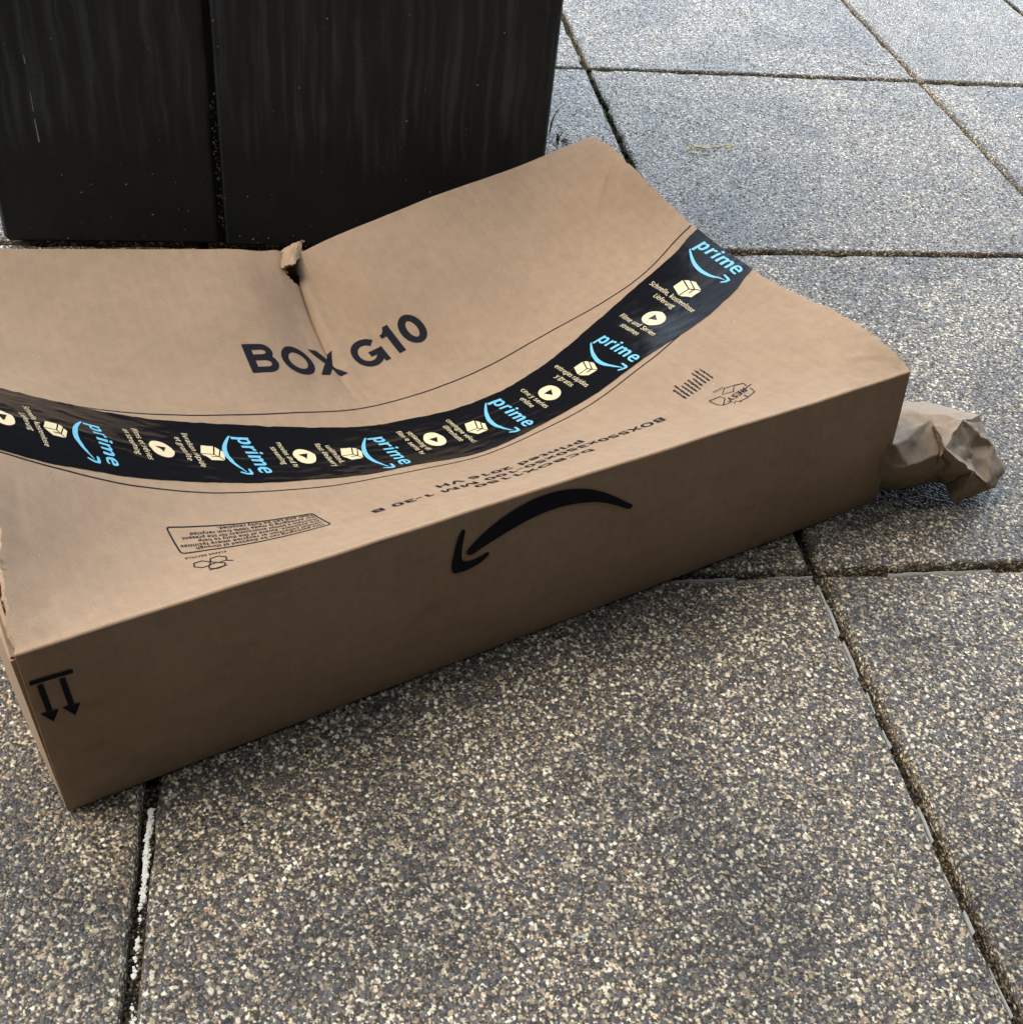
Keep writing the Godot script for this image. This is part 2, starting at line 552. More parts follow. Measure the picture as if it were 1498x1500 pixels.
func build_ground():
	var g := buf()
	flat_quad(g, Vector3(-90, -0.0075, 90), Vector3(90, -0.0075, 90), Vector3(90, -0.0075, -90), Vector3(-90, -0.0075, -90), Vector3.UP)
	var go := put("ground", mesh_of(g, M.bed), self)
	tag(go, "dark sandy ground under and between the concrete slabs", "", "", "structure")
	var pv := thing("pavement")
	tag(pv, "pavement of square grey washed concrete slabs with open dark joints", "", "", "structure")
	var shapes := []
	for v in 9:
		shapes.append(slab_mesh(v, M["slab%d" % (v % 3)]))
	for i in range(-8, 9):
		for j in range(-10, 7):
			var k := posmod(i * 5 + j * 7 + (i * j) * 2 + (rng.randi() % 2), 9)
			var o := put("paving_slab", shapes[k], pv, Vector3((i + 0.5) * SLAB, -0.0003 - 0.0009 * rng.randf(), (j + 0.5) * SLAB))
			o.rotation = Vector3(rng.randf_range(-0.0016, 0.0016), 0, rng.randf_range(-0.0016, 0.0016))
			if i == 1 and j < -2:      # this row ends in cut slabs
				o.scale.x = 0.245 / (SLAB - JOINT)
				o.position.x = 0.4 + 0.125
				var rest := put("paving_slab", shapes[(k + 4) % 9], pv, Vector3(0.726, o.position.y, o.position.z))
				rest.scale.x = 0.143 / (SLAB - JOINT)
	# white mortar crumbs in one joint; grey strips stand in for joint-edge highlights
	crumbs(pv, Vector3(0.0008 - SLAB, 0, 0.148), Vector3(0.0012 - SLAB, 0, 0.206), 900, 0.0008, 71)
	crumbs(pv, Vector3(0.0006 - SLAB, 0, 0.200), Vector3(0.0014 - SLAB, 0, 0.285), 120, 0.0006, 72)
	crumbs(pv, Vector3(0.0004 - SLAB, 0, 0.270), Vector3(0.0016 - SLAB, 0, 0.520), 330, 0.0008, 73)
	lime(pv, Vector3(-0.0025, 0, 0.01), Vector3(-0.0025, 0, 0.52), 0.00038, M.highlight_grey, 62)
	lime(pv, Vector3(-0.0030, 0, -0.84), Vector3(-0.0030, 0, -0.52), 0.00035, M.highlight_grey, 63)
	lime(pv, Vector3(-0.10, 0, 0.0025), Vector3(0.38, 0, 0.0025), 0.00038, M.highlight_grey, 64)


func crumbs(parent: Node3D, a: Vector3, b: Vector3, n: int, spread: float, sd: int):
	# white mortar that has broken up in a joint: many small flat flakes
	var T := buf()
	var f := noise(sd, 60.0, 2)
	var r := RandomNumberGenerator.new()
	r.seed = sd
	for k in n:
		var t := r.randf()
		var s := t * (b - a).length()
		var dense := f.get_noise_1d(s) + 0.25
		if dense < r.randf_range(-0.2, 0.35): continue
		var c := a.lerp(b, t) + Vector3(r.randfn(0.0, spread * 0.55) + 0.0009 * f.get_noise_1d(s * 0.4 + 9.0), -0.0026 + 0.0012 * r.randf(), 0)
		var size := 0.00025 + 0.0009 * pow(r.randf(), 2.0)
		var n0 := Vector3(r.randf_range(-0.35, 0.35), 1, r.randf_range(-0.35, 0.35)).normalized()
		var ax := n0.cross(Vector3.RIGHT).normalized()
		var ay := n0.cross(ax)
		var ids := []
		var low := []
		for q in 6:
			var d := (ax * cos(TAU * q / 6.0) + ay * sin(TAU * q / 6.0)) * size * r.randf_range(0.4, 1.5)
			ids.append(vert(T, c + d, (n0 + d.normalized() * 0.4).normalized(), Vector2.ZERO))
			low.append(vert(T, c + d * 1.05 - n0 * size * 0.9, d.normalized(), Vector2.ZERO))
		var m := vert(T, c + n0 * size * 0.25, n0, Vector2.ZERO)
		for q in 6:
			tri(T, m, ids[q], ids[(q + 1) % 6])
			quad(T, ids[q], ids[(q + 1) % 6], low[(q + 1) % 6], low[q])
	var o := put("mortar_crumbs", mesh_of(T, M.lime), parent)
	o.set_meta("kind", "stuff")


func lime(parent: Node3D, a: Vector3, b: Vector3, w: float, mat: Material, sd: int):
	# a thin broken strip in a joint: the edge highlight put into colour
	var T := buf()
	var f := noise(sd, 9.0, 3)
	var g := noise(sd + 50, 40.0, 2)
	var dir := (b - a).normalized()
	var side := dir.cross(Vector3.UP)
	var n := int((b - a).length() / 0.003)
	var last := -1
	for k in n + 1:
		var t := float(k) / n
		var s := t * (b - a).length()
		if f.get_noise_1d(s * 2.6 + 77.0) < -0.10:
			last = -1
			continue
		var ww := w * clampf(0.75 + 1.0 * f.get_noise_1d(s) + 1.1 * g.get_noise_1d(s * 4.0), 0.06, 1.7)
		var c := a.lerp(b, t) + side * g.get_noise_1d(s) * 0.0009 + Vector3.UP * (-0.0022 + 0.0006 * g.get_noise_1d(s + 9))
		var id := vert(T, c - side * ww + Vector3.DOWN * 0.004, (-side + Vector3.UP * 0.3).normalized(), Vector2(s, 0))
		vert(T, c - side * ww * 0.6, (Vector3.UP - side * 0.5).normalized(), Vector2(s, 0))
		vert(T, c + side * ww * 0.6, (Vector3.UP + side * 0.5).normalized(), Vector2(s, 0))
		vert(T, c + side * ww + Vector3.DOWN * 0.004, (side + Vector3.UP * 0.3).normalized(), Vector2(s, 0))
		if last >= 0:
			for q in 3:
				quad(T, last + q, id + q, id + q + 1, last + q + 1)
		last = id
	put("crust_and_highlight", mesh_of(T, mat), parent)


# ------------------------------------------------------------------ added facade that shades the box front
func build_added_facade():
	# added, unseen shop front behind the camera, placed to shade the box front
	var f := thing("added_shop_facade", Vector3(0.3, 0, 1.45))
	tag(f, "added dark building front with side wing, unseen, put behind the camera to shade the box", "building")
	put("plinth", bevel_box(Vector3(-14, 0, -0.02), Vector3(14, 0.45, 0.3), 0.01, M.plinth), f)
	put("wall", bevel_box(Vector3(-14, 0.45, 0), Vector3(14, 5.6, 0.3), 0.01, M.added_facade), f)
	put("cornice", bevel_box(Vector3(-14.1, 5.6, -0.12), Vector3(14.1, 5.8, 0.3), 0.02, M.plinth), f)
	put("added_side_wing", bevel_box(Vector3(2.3, 0, -1.9), Vector3(2.6, 5.6, -0.021), 0.01, M.added_facade), f)  # added return wall, blocks side sky from the box front
	for k in 4:  # windows and sills trim the added facade
		var x := -5.4 + 3.6 * k
		put("window", bevel_box(Vector3(x - 0.65, 1.0, -0.03), Vector3(x + 0.65, 2.9, -0.001), 0.006, M.dark), f)
		put("sill", bevel_box(Vector3(x - 0.75, 0.92, -0.09), Vector3(x + 0.75, 0.998, -0.001), 0.008, M.plinth), f)


# ------------------------------------------------------------------ bin
func build_bin():
	var x0 := -0.5535
	var x1 := -0.1238
	var xs := -0.3835
	var zf := -0.3924
	var depth := 0.43
	var top := 0.44
	var b := thing("litter_bin", Vector3((x0 + x1) / 2.0, 0, zf - depth / 2.0))
	tag(b, "black painted metal litter bin behind the cardboard box", "bin")
	var o := -b.position
	put("body", bevel_box(Vector3(x0 + 0.004, 0.002, zf - depth) + o, Vector3(x1 - 0.004, top, zf - 0.004) + o, 0.004, M.inner), b)
	put("front_panel", bevel_box(Vector3(x0, 0.003, zf - 0.012) + o, Vector3(xs - 0.0025, top - 0.01, zf) + o, 0.0035, M.paint), b)
	put("front_panel", bevel_box(Vector3(xs + 0.0025, 0.003, zf - 0.012) + o, Vector3(x1, top - 0.01, zf + 0.0012) + o, 0.0025, M.paint), b)
	put("lid", bevel_box(Vector3(x0 - 0.006, top, zf - depth - 0.004) + o, Vector3(x1 + 0.006, top + 0.035, zf + 0.006) + o, 0.006, M.paint), b)
	put("side_panel", bevel_box(Vector3(x1 - 0.004, 0.003, zf - depth + 0.004) + o, Vector3(x1, top - 0.01, zf - 0.014) + o, 0.0015, M.paint), b)
	put("side_panel", bevel_box(Vector3(x0, 0.003, zf - depth + 0.004) + o, Vector3(x0 + 0.004, top - 0.01, zf - 0.014) + o, 0.0015, M.paint), b)
	# a long bright scratch in the paint of the left panel, in two strokes
	for s in [[Vector2(-0.5137, 0.1555), Vector2(-0.5136, 0.149), 0.0002], [Vector2(-0.5136, 0.1285), Vector2(-0.5137, 0.113), 0.00015], [Vector2(-0.5138, 0.1075), Vector2(-0.5134, 0.089), 0.0003]]:
		var T := buf()
		var d: Vector2 = (s[1] - s[0]).normalized()
		var n2: Vector2 = Vector2(-d.y, d.x) * s[2]
		var z := zf + 0.0004
		flat_quad(T, Vector3(s[0].x - n2.x, s[0].y - n2.y, z) + o, Vector3(s[1].x - n2.x * 1.6, s[1].y - n2.y * 1.6, z) + o, Vector3(s[1].x + n2.x * 1.6, s[1].y + n2.y * 1.6, z) + o, Vector3(s[0].x + n2.x, s[0].y + n2.y, z) + o, Vector3(0, 0, 1))
		put("scratch", mesh_of(T, M.scratch), b)
	# grit: splashed specks on the lower panels and crumbs caught in the seam
	var T := buf()
	for k in 170:
		var seam := k < 60
		var p := Vector3(rng.randf_range(x0 + 0.01, x1 - 0.01), 0.004 + 0.25 * pow(rng.randf(), 2.2), zf + 0.0006)
		var r := 0.00035 + 0.0006 * pow(rng.randf(), 4.0)
		if seam:
			p.x = xs + rng.randf_range(-0.0022, 0.0022)
			p.y = 0.003 + 0.13 * rng.randf()
			p.z = zf - 0.0034
			r = rng.randf_range(0.0004, 0.0011)
		elif p.x > xs:
			p.z += 0.0012
		speck(T, p + o, r)
	var gm := put("grit", mesh_of(T, M.grit), b)
	gm.set_meta("kind", "stuff")


func speck(T: Dictionary, c: Vector3, r: float):
	# a tiny irregular crumb (octahedron)
	var ax := [Vector3.RIGHT, Vector3.UP, Vector3.LEFT, Vector3.DOWN]
	var ids := []
	for k in 4:
		ids.append(vert(T, c + ax[k] * r * rng.randf_range(0.6, 1.4), ax[k], Vector2.ZERO))
	var f := vert(T, c + Vector3.BACK * r * 0.8, Vector3.BACK, Vector2.ZERO)
	var g := vert(T, c - Vector3.BACK * r * 0.8, Vector3.FORWARD, Vector2.ZERO)
	for k in 4:
		tri(T, ids[k], ids[(k + 1) % 4], f)
		tri(T, ids[k], ids[(k + 1) % 4], g)


# ------------------------------------------------------------------ lid surface
func spline_w(f: float) -> Array:
	return [pow(1 - f, 3) / 6.0, (3 * f * f * f - 6 * f * f + 4) / 6.0, (-3 * f * f * f + 3 * f * f + 3 * f + 1) / 6.0, f * f * f / 6.0]


func front_edge(u: float) -> Vector3:
	# the fold between lid and front panel, mm (along, up, back)
	var t := u / LID_L
	return Vector3(lerpf(-4.7, 529.7, t), lerpf(118.0, 112.8, t) + 0.5 * sin(t * 17.0) * sin(t * 5.0), 0.0)


func build_lid_table():
	var mu: int = LID.size()
	var mv: int = LID[0].size()
	var w1 := noise(71, 0.016, 3)
	var w2 := noise(72, 0.05, 3)
	var w3 := noise(73, 0.11, 2)
	var wu := []
	for i in lid_nu:
		var x := minf(i * STEP / LID_L, 0.999999) * (mu - 3)
		wu.append([int(x), spline_w(x - int(x))])
	# rows first: collapse v for every control row
	var rows := []
	for j in lid_nv:
		var y := minf(j * STEP / LID_W, 0.999999) * (mv - 3)
		var jy := int(y)
		var wv := spline_w(y - jy)
		var row := []
		for a in mu:
			row.append(LID[a][jy] * wv[0] + LID[a][jy + 1] * wv[1] + LID[a][jy + 2] * wv[2] + LID[a][jy + 3] * wv[3])
		rows.append(row)
	lid_p.resize(lid_nu * lid_nv)
	lid_n.resize(lid_nu * lid_nv)
	for i in lid_nu:
		var u := i * STEP
		var k: int = wu[i][0]
		var w: Array = wu[i][1]
		var at0: Vector3 = rows[0][k] * w[0] + rows[0][k + 1] * w[1] + rows[0][k + 2] * w[2] + rows[0][k + 3] * w[3]
		var fix := front_edge(u) - at0
		for j in lid_nv:
			var v := j * STEP
			var row: Array = rows[j]
			var p: Vector3 = row[k] * w[0] + row[k + 1] * w[1] + row[k + 2] * w[2] + row[k + 3] * w[3]
			if v < 30.0:
				p += fix * pow(1.0 - v / 30.0, 2.0)
			# the sharp fold that runs from the tear towards the middle
			var uc := 258.5 - 0.02 * (350.0 - v)
			var s := clampf((v - 196.0) / 95.0, 0.0, 1.0)
			s = s * s * (3 - 2 * s)
			p.y -= 5.5 * s * exp(-absf(u - uc) / 3.4)
			p.y += 2.2 * s * exp(-pow((u - uc - 11.0) / 6.0, 2.0))
			p.x += 2.5 * s * exp(-pow((u - uc + 4.0) / 6.0, 2.0))
			var se := smoothstep(290.0, 345.0, v)
			p.y += 4.5 * se * exp(-pow((u - 243.0) / 13.0, 2.0))
			# gentle waves, and crumples at the two front corners
			p.y += 0.5 * w1.get_noise_2d(u, v) + 0.05 * w2.get_noise_2d(u * 1.0, v)
			var corner := exp(-(pow((u - 18.0) / 26.0, 2.0) + pow((v - 16.0) / 30.0, 2.0))) * 1.3 + exp(-(pow((u - 520.0) / 34.0, 2.0) + pow((v - 14.0) / 26.0, 2.0)))
			p.y += 1.5 * corner * (absf(w2.get_noise_2d(u * 0.7 + v * 0.5, v * 0.3 - u * 0.2)) - 0.2) * minf(1.0, v / 6.0)
			p.y += kinks(u, v)
			# soft rim fold near the torn right end
			var rim := clampf((u - 525.0) / 15.0, 0.0, 1.0)
			p.y -= 0.9 * rim * rim * smoothstep(12.0, 60.0, v) + 0.5 * rim * w3.get_noise_2d(u, v * 2.0)
			lid_p[i * lid_nv + j] = Vector3(p.x, p.y, -p.z) * 0.001
	for i in lid_nu:
		for j in lid_nv:
			var du := lid_p[mini(i + 1, lid_nu - 1) * lid_nv + j] - lid_p[maxi(i - 1, 0) * lid_nv + j]
			var dv := lid_p[i * lid_nv + mini(j + 1, lid_nv - 1)] - lid_p[i * lid_nv + maxi(j - 1, 0)]
			lid_n[i * lid_nv + j] = du.cross(dv).normalized()


# dents and sharp little folds in the lid: from, to, height in mm (below zero a valley), width in mm
const KINKS := [
	[Vector2(538, 303), Vector2(500, 277), 2.6, 2.6], [Vector2(512, 330), Vector2(500, 262), -1.6, 5.0], [Vector2(528, 66), Vector2(527, 138), -1.1, 2.6], [Vector2(518, 24), Vector2(535, 8), -0.8, 1.8], [Vector2(505, 34), Vector2(533, 17), 0.8, 2.2],
	[Vector2(470, 52), Vector2(530, 33), 0.7, 5.0], [Vector2(7, 22), Vector2(18, 5), 0.9, 2.2], [Vector2(13, 40), Vector2(24, 14), -0.7, 3.0], [Vector2(10, 60), Vector2(14, 105), -0.8, 3.5],
	[Vector2(262, 244), Vector2(268, 205), -0.7, 2.5], [Vector2(275, 300), Vector2(300, 262), 0.5, 4.0], [Vector2(330, 12), Vector2(338, 2), -0.9, 1.6], [Vector2(60, 330), Vector2(140, 318), -0.4, 6.0],
	[Vector2(395, 240), Vector2(430, 300), 0.35, 5.0], [Vector2(140, 40), Vector2(190, 24), -0.3, 4.0], [Vector2(300, 95), Vector2(352, 84), 0.3, 5.0]]


func kinks(u: float, v: float) -> float:
	var h := 0.0
	var q := Vector2(u, v)
	for k in KINKS:
		var a: Vector2 = k[0]
		var d: Vector2 = k[1] - a
		var t := clampf((q - a).dot(d) / d.length_squared(), 0.0, 1.0)
		var r := q.distance_to(a + d * t)
		if r < k[3] * 4.0:
			h += k[2] * exp(-r / k[3]) * (0.15 + 0.85 * sin(PI * clampf(t, 0.0, 1.0)))
	return h


func lid(u: float, v: float, lift := 0.0) -> Array:
	# [position, normal] on the lid at material coordinates u, v in mm, lifted by mm
	var x := clampf(u / STEP, 0.0, lid_nu - 1.0001)
	var y := clampf(v / STEP, 0.0, lid_nv - 1.0001)
	var i := int(x)
	var j := int(y)
	var a := x - i
	var b := y - j
	var k := i * lid_nv + j
	var p := lid_p[k].lerp(lid_p[k + lid_nv], a).lerp(lid_p[k + 1].lerp(lid_p[k + lid_nv + 1], a), b)
	var n := lid_n[k].lerp(lid_n[k + lid_nv], a).lerp(lid_n[k + 1].lerp(lid_n[k + lid_nv + 1], a), b).normalized()
	return [p + n * lift * 0.001, n]


func in_hole(u: float, v: float) -> bool:
	var q := Vector2((u - 255.0) / 8.0, (v - 334.5) / 9.0)
	return q.length() < 1.0 + 0.18 * sin(u * 1.7) * cos(v * 1.3)


func sheet(T: Dictionary, P: Array, N: Array, UV: Array, C: Array, thick: float, skip := {}):
	# a board with an upper face through the grid P[i][j], a lower face `thick` below it, and closed edges
	var nu: int = P.size()
	var nv: int = P[0].size()
	var up: int = T.v.size()
	for i in nu:
		for j in nv:
			vert(T, P[i][j], N[i][j], UV[i][j], C[i][j])
	var lo: int = T.v.size()
	for i in nu:
		for j in nv:
			vert(T, P[i][j] - N[i][j] * thick, -N[i][j], UV[i][j], Color(0.7, 0.7, 0.7))
	for i in nu - 1:
		for j in nv - 1:
			if skip.has(i * nv + j):
				continue
			var a := i * nv + j
			quad(T, up + a, up + a + nv, up + a + nv + 1, up + a + 1)
			quad(T, lo + a, lo + a + nv, lo + a + nv + 1, lo + a + 1)
	var edge := Color(0.95, 0.9, 0.84)
	for e in 4:
		var n: int = nu if e < 2 else nv
		for k in n - 1:
			var a: Array = [[k, 0], [k, nv - 1], [0, k], [nu - 1, k]][e]
			var b: Array = [[k + 1, 0], [k + 1, nv - 1], [0, k + 1], [nu - 1, k + 1]][e]
			var inside: Array = [[k, 1], [k, nv - 2], [1, k], [nu - 2, k]][e]
			var pa: Vector3 = P[a[0]][a[1]]
			var pb: Vector3 = P[b[0]][b[1]]
			var out: Vector3 = (pa - P[inside[0]][inside[1]]).normalized()
			var na: Vector3 = N[a[0]][a[1]] * thick
			var nb: Vector3 = N[b[0]][b[1]] * thick
			var i0 := vert(T, pa, out, UV[a[0]][a[1]], edge)
			var i1 := vert(T, pb, out, UV[b[0]][b[1]], edge)
			var i2 := vert(T, pb - nb, out, UV[b[0]][b[1]], edge)
			var i3 := vert(T, pa - na, out, UV[a[0]][a[1]], edge)
			quad(T, i0, i1, i2, i3)


# ------------------------------------------------------------------ printing
func split_tris(tris: Array, most: float) -> Array:
	var out := []
	var todo := tris.duplicate()
	while todo.size():
		var t: PackedVector2Array = todo.pop_back()
		var e := [t[0].distance_to(t[1]), t[1].distance_to(t[2]), t[2].distance_to(t[0])]
		var k := 0
		if e[1] > e[k]: k = 1
		if e[2] > e[k]: k = 2
		if e[k] <= most:
			out.append(t)
		else:
			var a := t[k]
			var b := t[(k + 1) % 3]
			var c := t[(k + 2) % 3]
			var m := (a + b) / 2.0
			todo.append(PackedVector2Array([a, m, c]))
			todo.append(PackedVector2Array([m, b, c]))
	return out


func polygon(pts: Array) -> Array:
	var pl := PackedVector2Array(pts)
	var ix := Geometry2D.triangulate_polygon(pl)
	var out := []
	for k in range(0, ix.size(), 3):
		out.append(PackedVector2Array([pl[ix[k]], pl[ix[k + 1]], pl[ix[k + 2]]]))
	return out


func stroke(pts: Array, w: float, closed := false) -> Array:
	var out := []
	var n := pts.size()
	var L := []
	var R := []
	for k in n:
		var a: Vector2 = pts[(k - 1 + n) % n] if closed or k > 0 else pts[k]
		var b: Vector2 = pts[(k + 1) % n] if closed or k < n - 1 else pts[k]
		var d := (b - a).normalized()
		var s := Vector2(-d.y, d.x) * w / 2.0
		L.append(pts[k] + s)
		R.append(pts[k] - s)
	for k in (n if closed else n - 1):
		var q := (k + 1) % n
		out.append(PackedVector2Array([L[k], R[k], R[q]]))
		out.append(PackedVector2Array([L[k], R[q], L[q]]))
	return out


func dots(a: Vector2, b: Vector2, w: float) -> Array:
	return stroke([a, b], w)


var fonts := {}
func font(bold: bool) -> SystemFont:
	if not fonts.has(bold):
		var f := SystemFont.new()
		f.font_names = PackedStringArray(["Droid Sans"])
		f.font_weight = 700 if bold else 400
		fonts[bold] = f
	return fonts[bold]


func raw_text(s: String, bold: bool) -> Array:
	var t := TextMesh.new()
	t.font = font(bold)
	t.font_size = 64
	t.pixel_size = 0.1
	t.depth = 0.05
	t.curve_step = 1.2
	t.text = s
	t.horizontal_alignment = HORIZONTAL_ALIGNMENT_LEFT
	t.vertical_alignment = VERTICAL_ALIGNMENT_BOTTOM
	var a := t.get_mesh_arrays()
	var v: PackedVector3Array = a[Mesh.ARRAY_VERTEX]
	var n: PackedVector3Array = a[Mesh.ARRAY_NORMAL]
	var ix: PackedInt32Array = a[Mesh.ARRAY_INDEX] if a[Mesh.ARRAY_INDEX] != null else PackedInt32Array(range(v.size()))
	var out := []
	for k in range(0, ix.size(), 3):
		if n[ix[k]].z > 0.9 and n[ix[k + 1]].z > 0.9:
			out.append(PackedVector2Array([Vector2(v[ix[k]].x, v[ix[k]].y), Vector2(v[ix[k + 1]].x, v[ix[k + 1]].y), Vector2(v[ix[k + 2]].x, v[ix[k + 2]].y)]))
	return out


func span(tris: Array) -> Rect2:
	var lo := Vector2(1e9, 1e9)
	var hi := -lo
	for t in tris:
		for p in t:
			lo = lo.min(p)
			hi = hi.max(p)
	return Rect2(lo, hi - lo)


var cap_box := {}
func text(s: String, cap: float, width := 0.0, bold := true, slant := 0.0) -> Array:
	# outline triangles in mm: baseline y = 0, starts at x = 0; scaled to a capital height and, if given, to a width
	if not cap_box.has(bold):
		cap_box[bold] = span(raw_text("H", bold))
	var hb: Rect2 = cap_box[bold]
	var tr := raw_text(s, bold)
	var b := span(tr)
	var sy := cap / hb.size.y
	var sx := sy if width <= 0.0 else width / b.size.x
	var out := []
	for t in tr:
		var q := PackedVector2Array()
		for p in t:
			var y: float = (p.y - hb.position.y) * sy
			q.append(Vector2((p.x - b.position.x) * sx + slant * y, y))
		out.append(q)
	return out


func moved(tris: Array, at: Vector2, xdir: Vector2, ydir: Vector2) -> Array:
	var out := []
	for t in tris:
		var q := PackedVector2Array()
		for p in t:
			q.append(at + xdir * p.x + ydir * p.y)
		out.append(q)
	return out


func print_on_lid(called: String, tris: Array, mat: Material, parent: Node3D, lift := 0.22, over_tape := false) -> MeshInstance3D:
	var T := buf()
	for t in split_tris(tris, 2.6 if over_tape else 5.0):
		var ids := []
		for p in t:
			var q := tape_at(p.x, p.y, lift) if over_tape else lid(p.x, p.y, lift)
			ids.append(vert(T, q[0], q[1], p * 0.001))
		tri(T, ids[0], ids[1], ids[2])
	return put(called, mesh_of(T, mat), parent)


func print_on_front(called: String, tris: Array, mat: Material, parent: Node3D) -> MeshInstance3D:
	var T := buf()
	for t in split_tris(tris, 3.0):
		var ids := []
		for p in t:
			var s: float = (p.x * 0.001 + 0.0047 * p.y / 118.0) / (0.5444 - 0.0148 * p.y / 113.0 + 0.0047 * p.y / 118.0)
			var h: float = p.y / lerpf(116.3, 111.1, s)
			var z: float = bulge(s, h)
			var tilt: float = (bulge(s, h + 0.02) - bulge(s, h - 0.02)) / (0.04 * 0.114)
			ids.append(vert(T, Vector3(p.x * 0.001, p.y * 0.001, z + 0.00045), Vector3(0, -tilt, 1).normalized(), p * 0.001))
		tri(T, ids[0], ids[1], ids[2])
	return put(called, mesh_of(T, mat), parent)


# ------------------------------------------------------------------ tape
const TAPE_UP := [[0, 211], [31, 206], [52, 200.4], [87, 196.8], [113, 196.4], [159, 195], [197, 190], [239, 185], [283, 180.5], [306, 176.6], [333, 175.4], [362, 176.6], [400, 181], [469, 195.2], [511, 199.5], [540, 206]]
const TAPE_LO := [[0, 119], [32, 118], [57, 121], [82, 123], [118, 127], [162, 128.2], [192, 127.2], [221, 123], [253, 122.6], [298, 117], [352, 121.7], [388, 121.6], [439, 126.3], [484, 132], [518, 140], [540, 148]]
var tape_noise: FastNoiseLite
var tape_fine: FastNoiseLite


func along(tab: Array, u: float) -> float:
	for k in tab.size() - 1:
		if u <= tab[k + 1][0]:
			var a: float = tab[k][1]
			var b: float = tab[k + 1][1]
			var t: float = (u - tab[k][0]) / float(tab[k + 1][0] - tab[k][0])
			var pa: float = tab[maxi(k - 1, 0)][1]
			var pb: float = tab[mini(k + 2, tab.size() - 1)][1]
			return cubic_interpolate(a, b, pa, pb, clampf(t, 0, 1))
	return tab[-1][1]


func tape_at(u: float, v: float, lift := 0.0) -> Array:
	var up := along(TAPE_UP, u)
	var lo := along(TAPE_LO, u)
	var t := (v - lo) / (up - lo)
	var ridge := 0.5 * exp(-pow((v - SEAM + 4.0 - 1.5 * sin(u * 0.03)) / 2.4, 2.0))
	var rim := 1.0 - smoothstep(0.0, 0.08, minf(t, 1.0 - t))
	var h := 0.32 + ridge + 0.55 * maxf(0.0, tape_noise.get_noise_2d(u, v * 2.5)) + 0.5 * rim * maxf(0.0, tape_fine.get_noise_1d(u * 1.3 + (40.0 if t > 0.5 else 0.0)))
	h += 0.28 * absf(tape_fine.get_noise_2d(u * 0.35, v * 1.6))
	return lid(u, v, h + lift)


func build_tape(parent: Node3D) -> MeshInstance3D:
	tape_noise = noise(81, 0.035, 3)
	tape_fine = noise(82, 0.06, 3)
	var T := buf()
	var nu := 200
	var nv := 44
	var P := []
	for i in nu + 1:
		var u := 540.0 * i / nu
		var lo := along(TAPE_LO, u) + 0.5 * tape_fine.get_noise_1d(u * 2.0)
		var up := along(TAPE_UP, u) + 0.6 * tape_fine.get_noise_1d(u * 2.0 + 900)
		var row := []
		for j in nv + 1:
			row.append(tape_at(u, lerpf(lo, up, float(j) / nv))[0])
		P.append(row)
	for i in nu + 1:
		for j in nv + 1:
			var du: Vector3 = P[mini(i + 1, nu)][j] - P[maxi(i - 1, 0)][j]
			var dv: Vector3 = P[i][mini(j + 1, nv)] - P[i][maxi(j - 1, 0)]
			vert(T, P[i][j], du.cross(dv).normalized(), Vector2(i * 0.0027, j * 0.0018))
	for i in nu:
		for j in nv:
			var a := i * (nv + 1) + j
			quad(T, a, a + nv + 1, a + nv + 2, a + 1)
	var tape := put("packing_tape", mesh_of(T, M.tape), parent)
	tag(tape, "glossy black packing tape with blue and cream print along the lid seam")
	return tape


func tape_frame(tris: Array, u: float, v: float) -> Array:
	# reading direction runs from the rear edge of the tape to its front edge; «up» points to the right end
	return moved(tris, Vector2(u, v), Vector2(0, -1), Vector2(1, 0))


func smile_tris(w: float, drop: float, thick: float) -> Array:
	var top := []
	var bot := []
	for k in 19:
		var t := k / 18.0
		var x := lerpf(-w / 2, w / 2 - 2.0, t)
		var y := -drop * sin(PI * pow(t, 0.95) * 0.86) * 0.98
		var th := thick * pow(sin(PI * clampf(0.08 + t * 0.9, 0, 1)), 0.7)
		top.append(Vector2(x, y + th * 0.5))
		bot.append(Vector2(x, y - th * 0.5))
	bot.reverse()
	var out := polygon(top + bot)
	var e := Vector2(w / 2, -drop * 0.30)
	out += polygon([e + Vector2(-6.2, 1.0), e + Vector2(-5.6, 2.3), e + Vector2(-1.0, 2.2), e + Vector2(0.9, 1.2), e + Vector2(0.6, -2.0), e + Vector2(-1.7, -5.4), e + Vector2(-2.6, -4.6), e + Vector2(-1.0, -1.2), e + Vector2(-1.2, 0.3)])
	return out


func carton_tris(k: float) -> Array:
	var out := []
	out += polygon([Vector2(-8.6, 3.2) * k, Vector2(-8.6, -4.4) * k, Vector2(0.7, -7.6) * k, Vector2(0.7, 0.2) * k])
	out += polygon([Vector2(1.6, 0.2) * k, Vector2(1.6, -7.5) * k, Vector2(8.6, -3.6) * k, Vector2(8.6, 4.2) * k])
	out += polygon([Vector2(-7.8, 4.0) * k, Vector2(0.9, 1.0) * k, Vector2(3.6, 2.5) * k, Vector2(-4.8, 5.9) * k])
	out += polygon([Vector2(-3.8, 6.3) * k, Vector2(4.6, 3.0) * k, Vector2(8.0, 4.8) * k, Vector2(-0.6, 7.7) * k])
	return out


func carton_marks(k: float) -> Array:
	return polygon([Vector2(3.9, 1.6) * k, Vector2(3.9, -2.6) * k, Vector2(4.9, -2.0) * k, Vector2(4.9, 2.2) * k])


func disc(rx: float, ry: float) -> Array:
	var pts := []
	for k in 28:
		pts.append(Vector2(cos(TAU * k / 28.0) * rx, sin(TAU * k / 28.0) * ry))
	return polygon(pts)


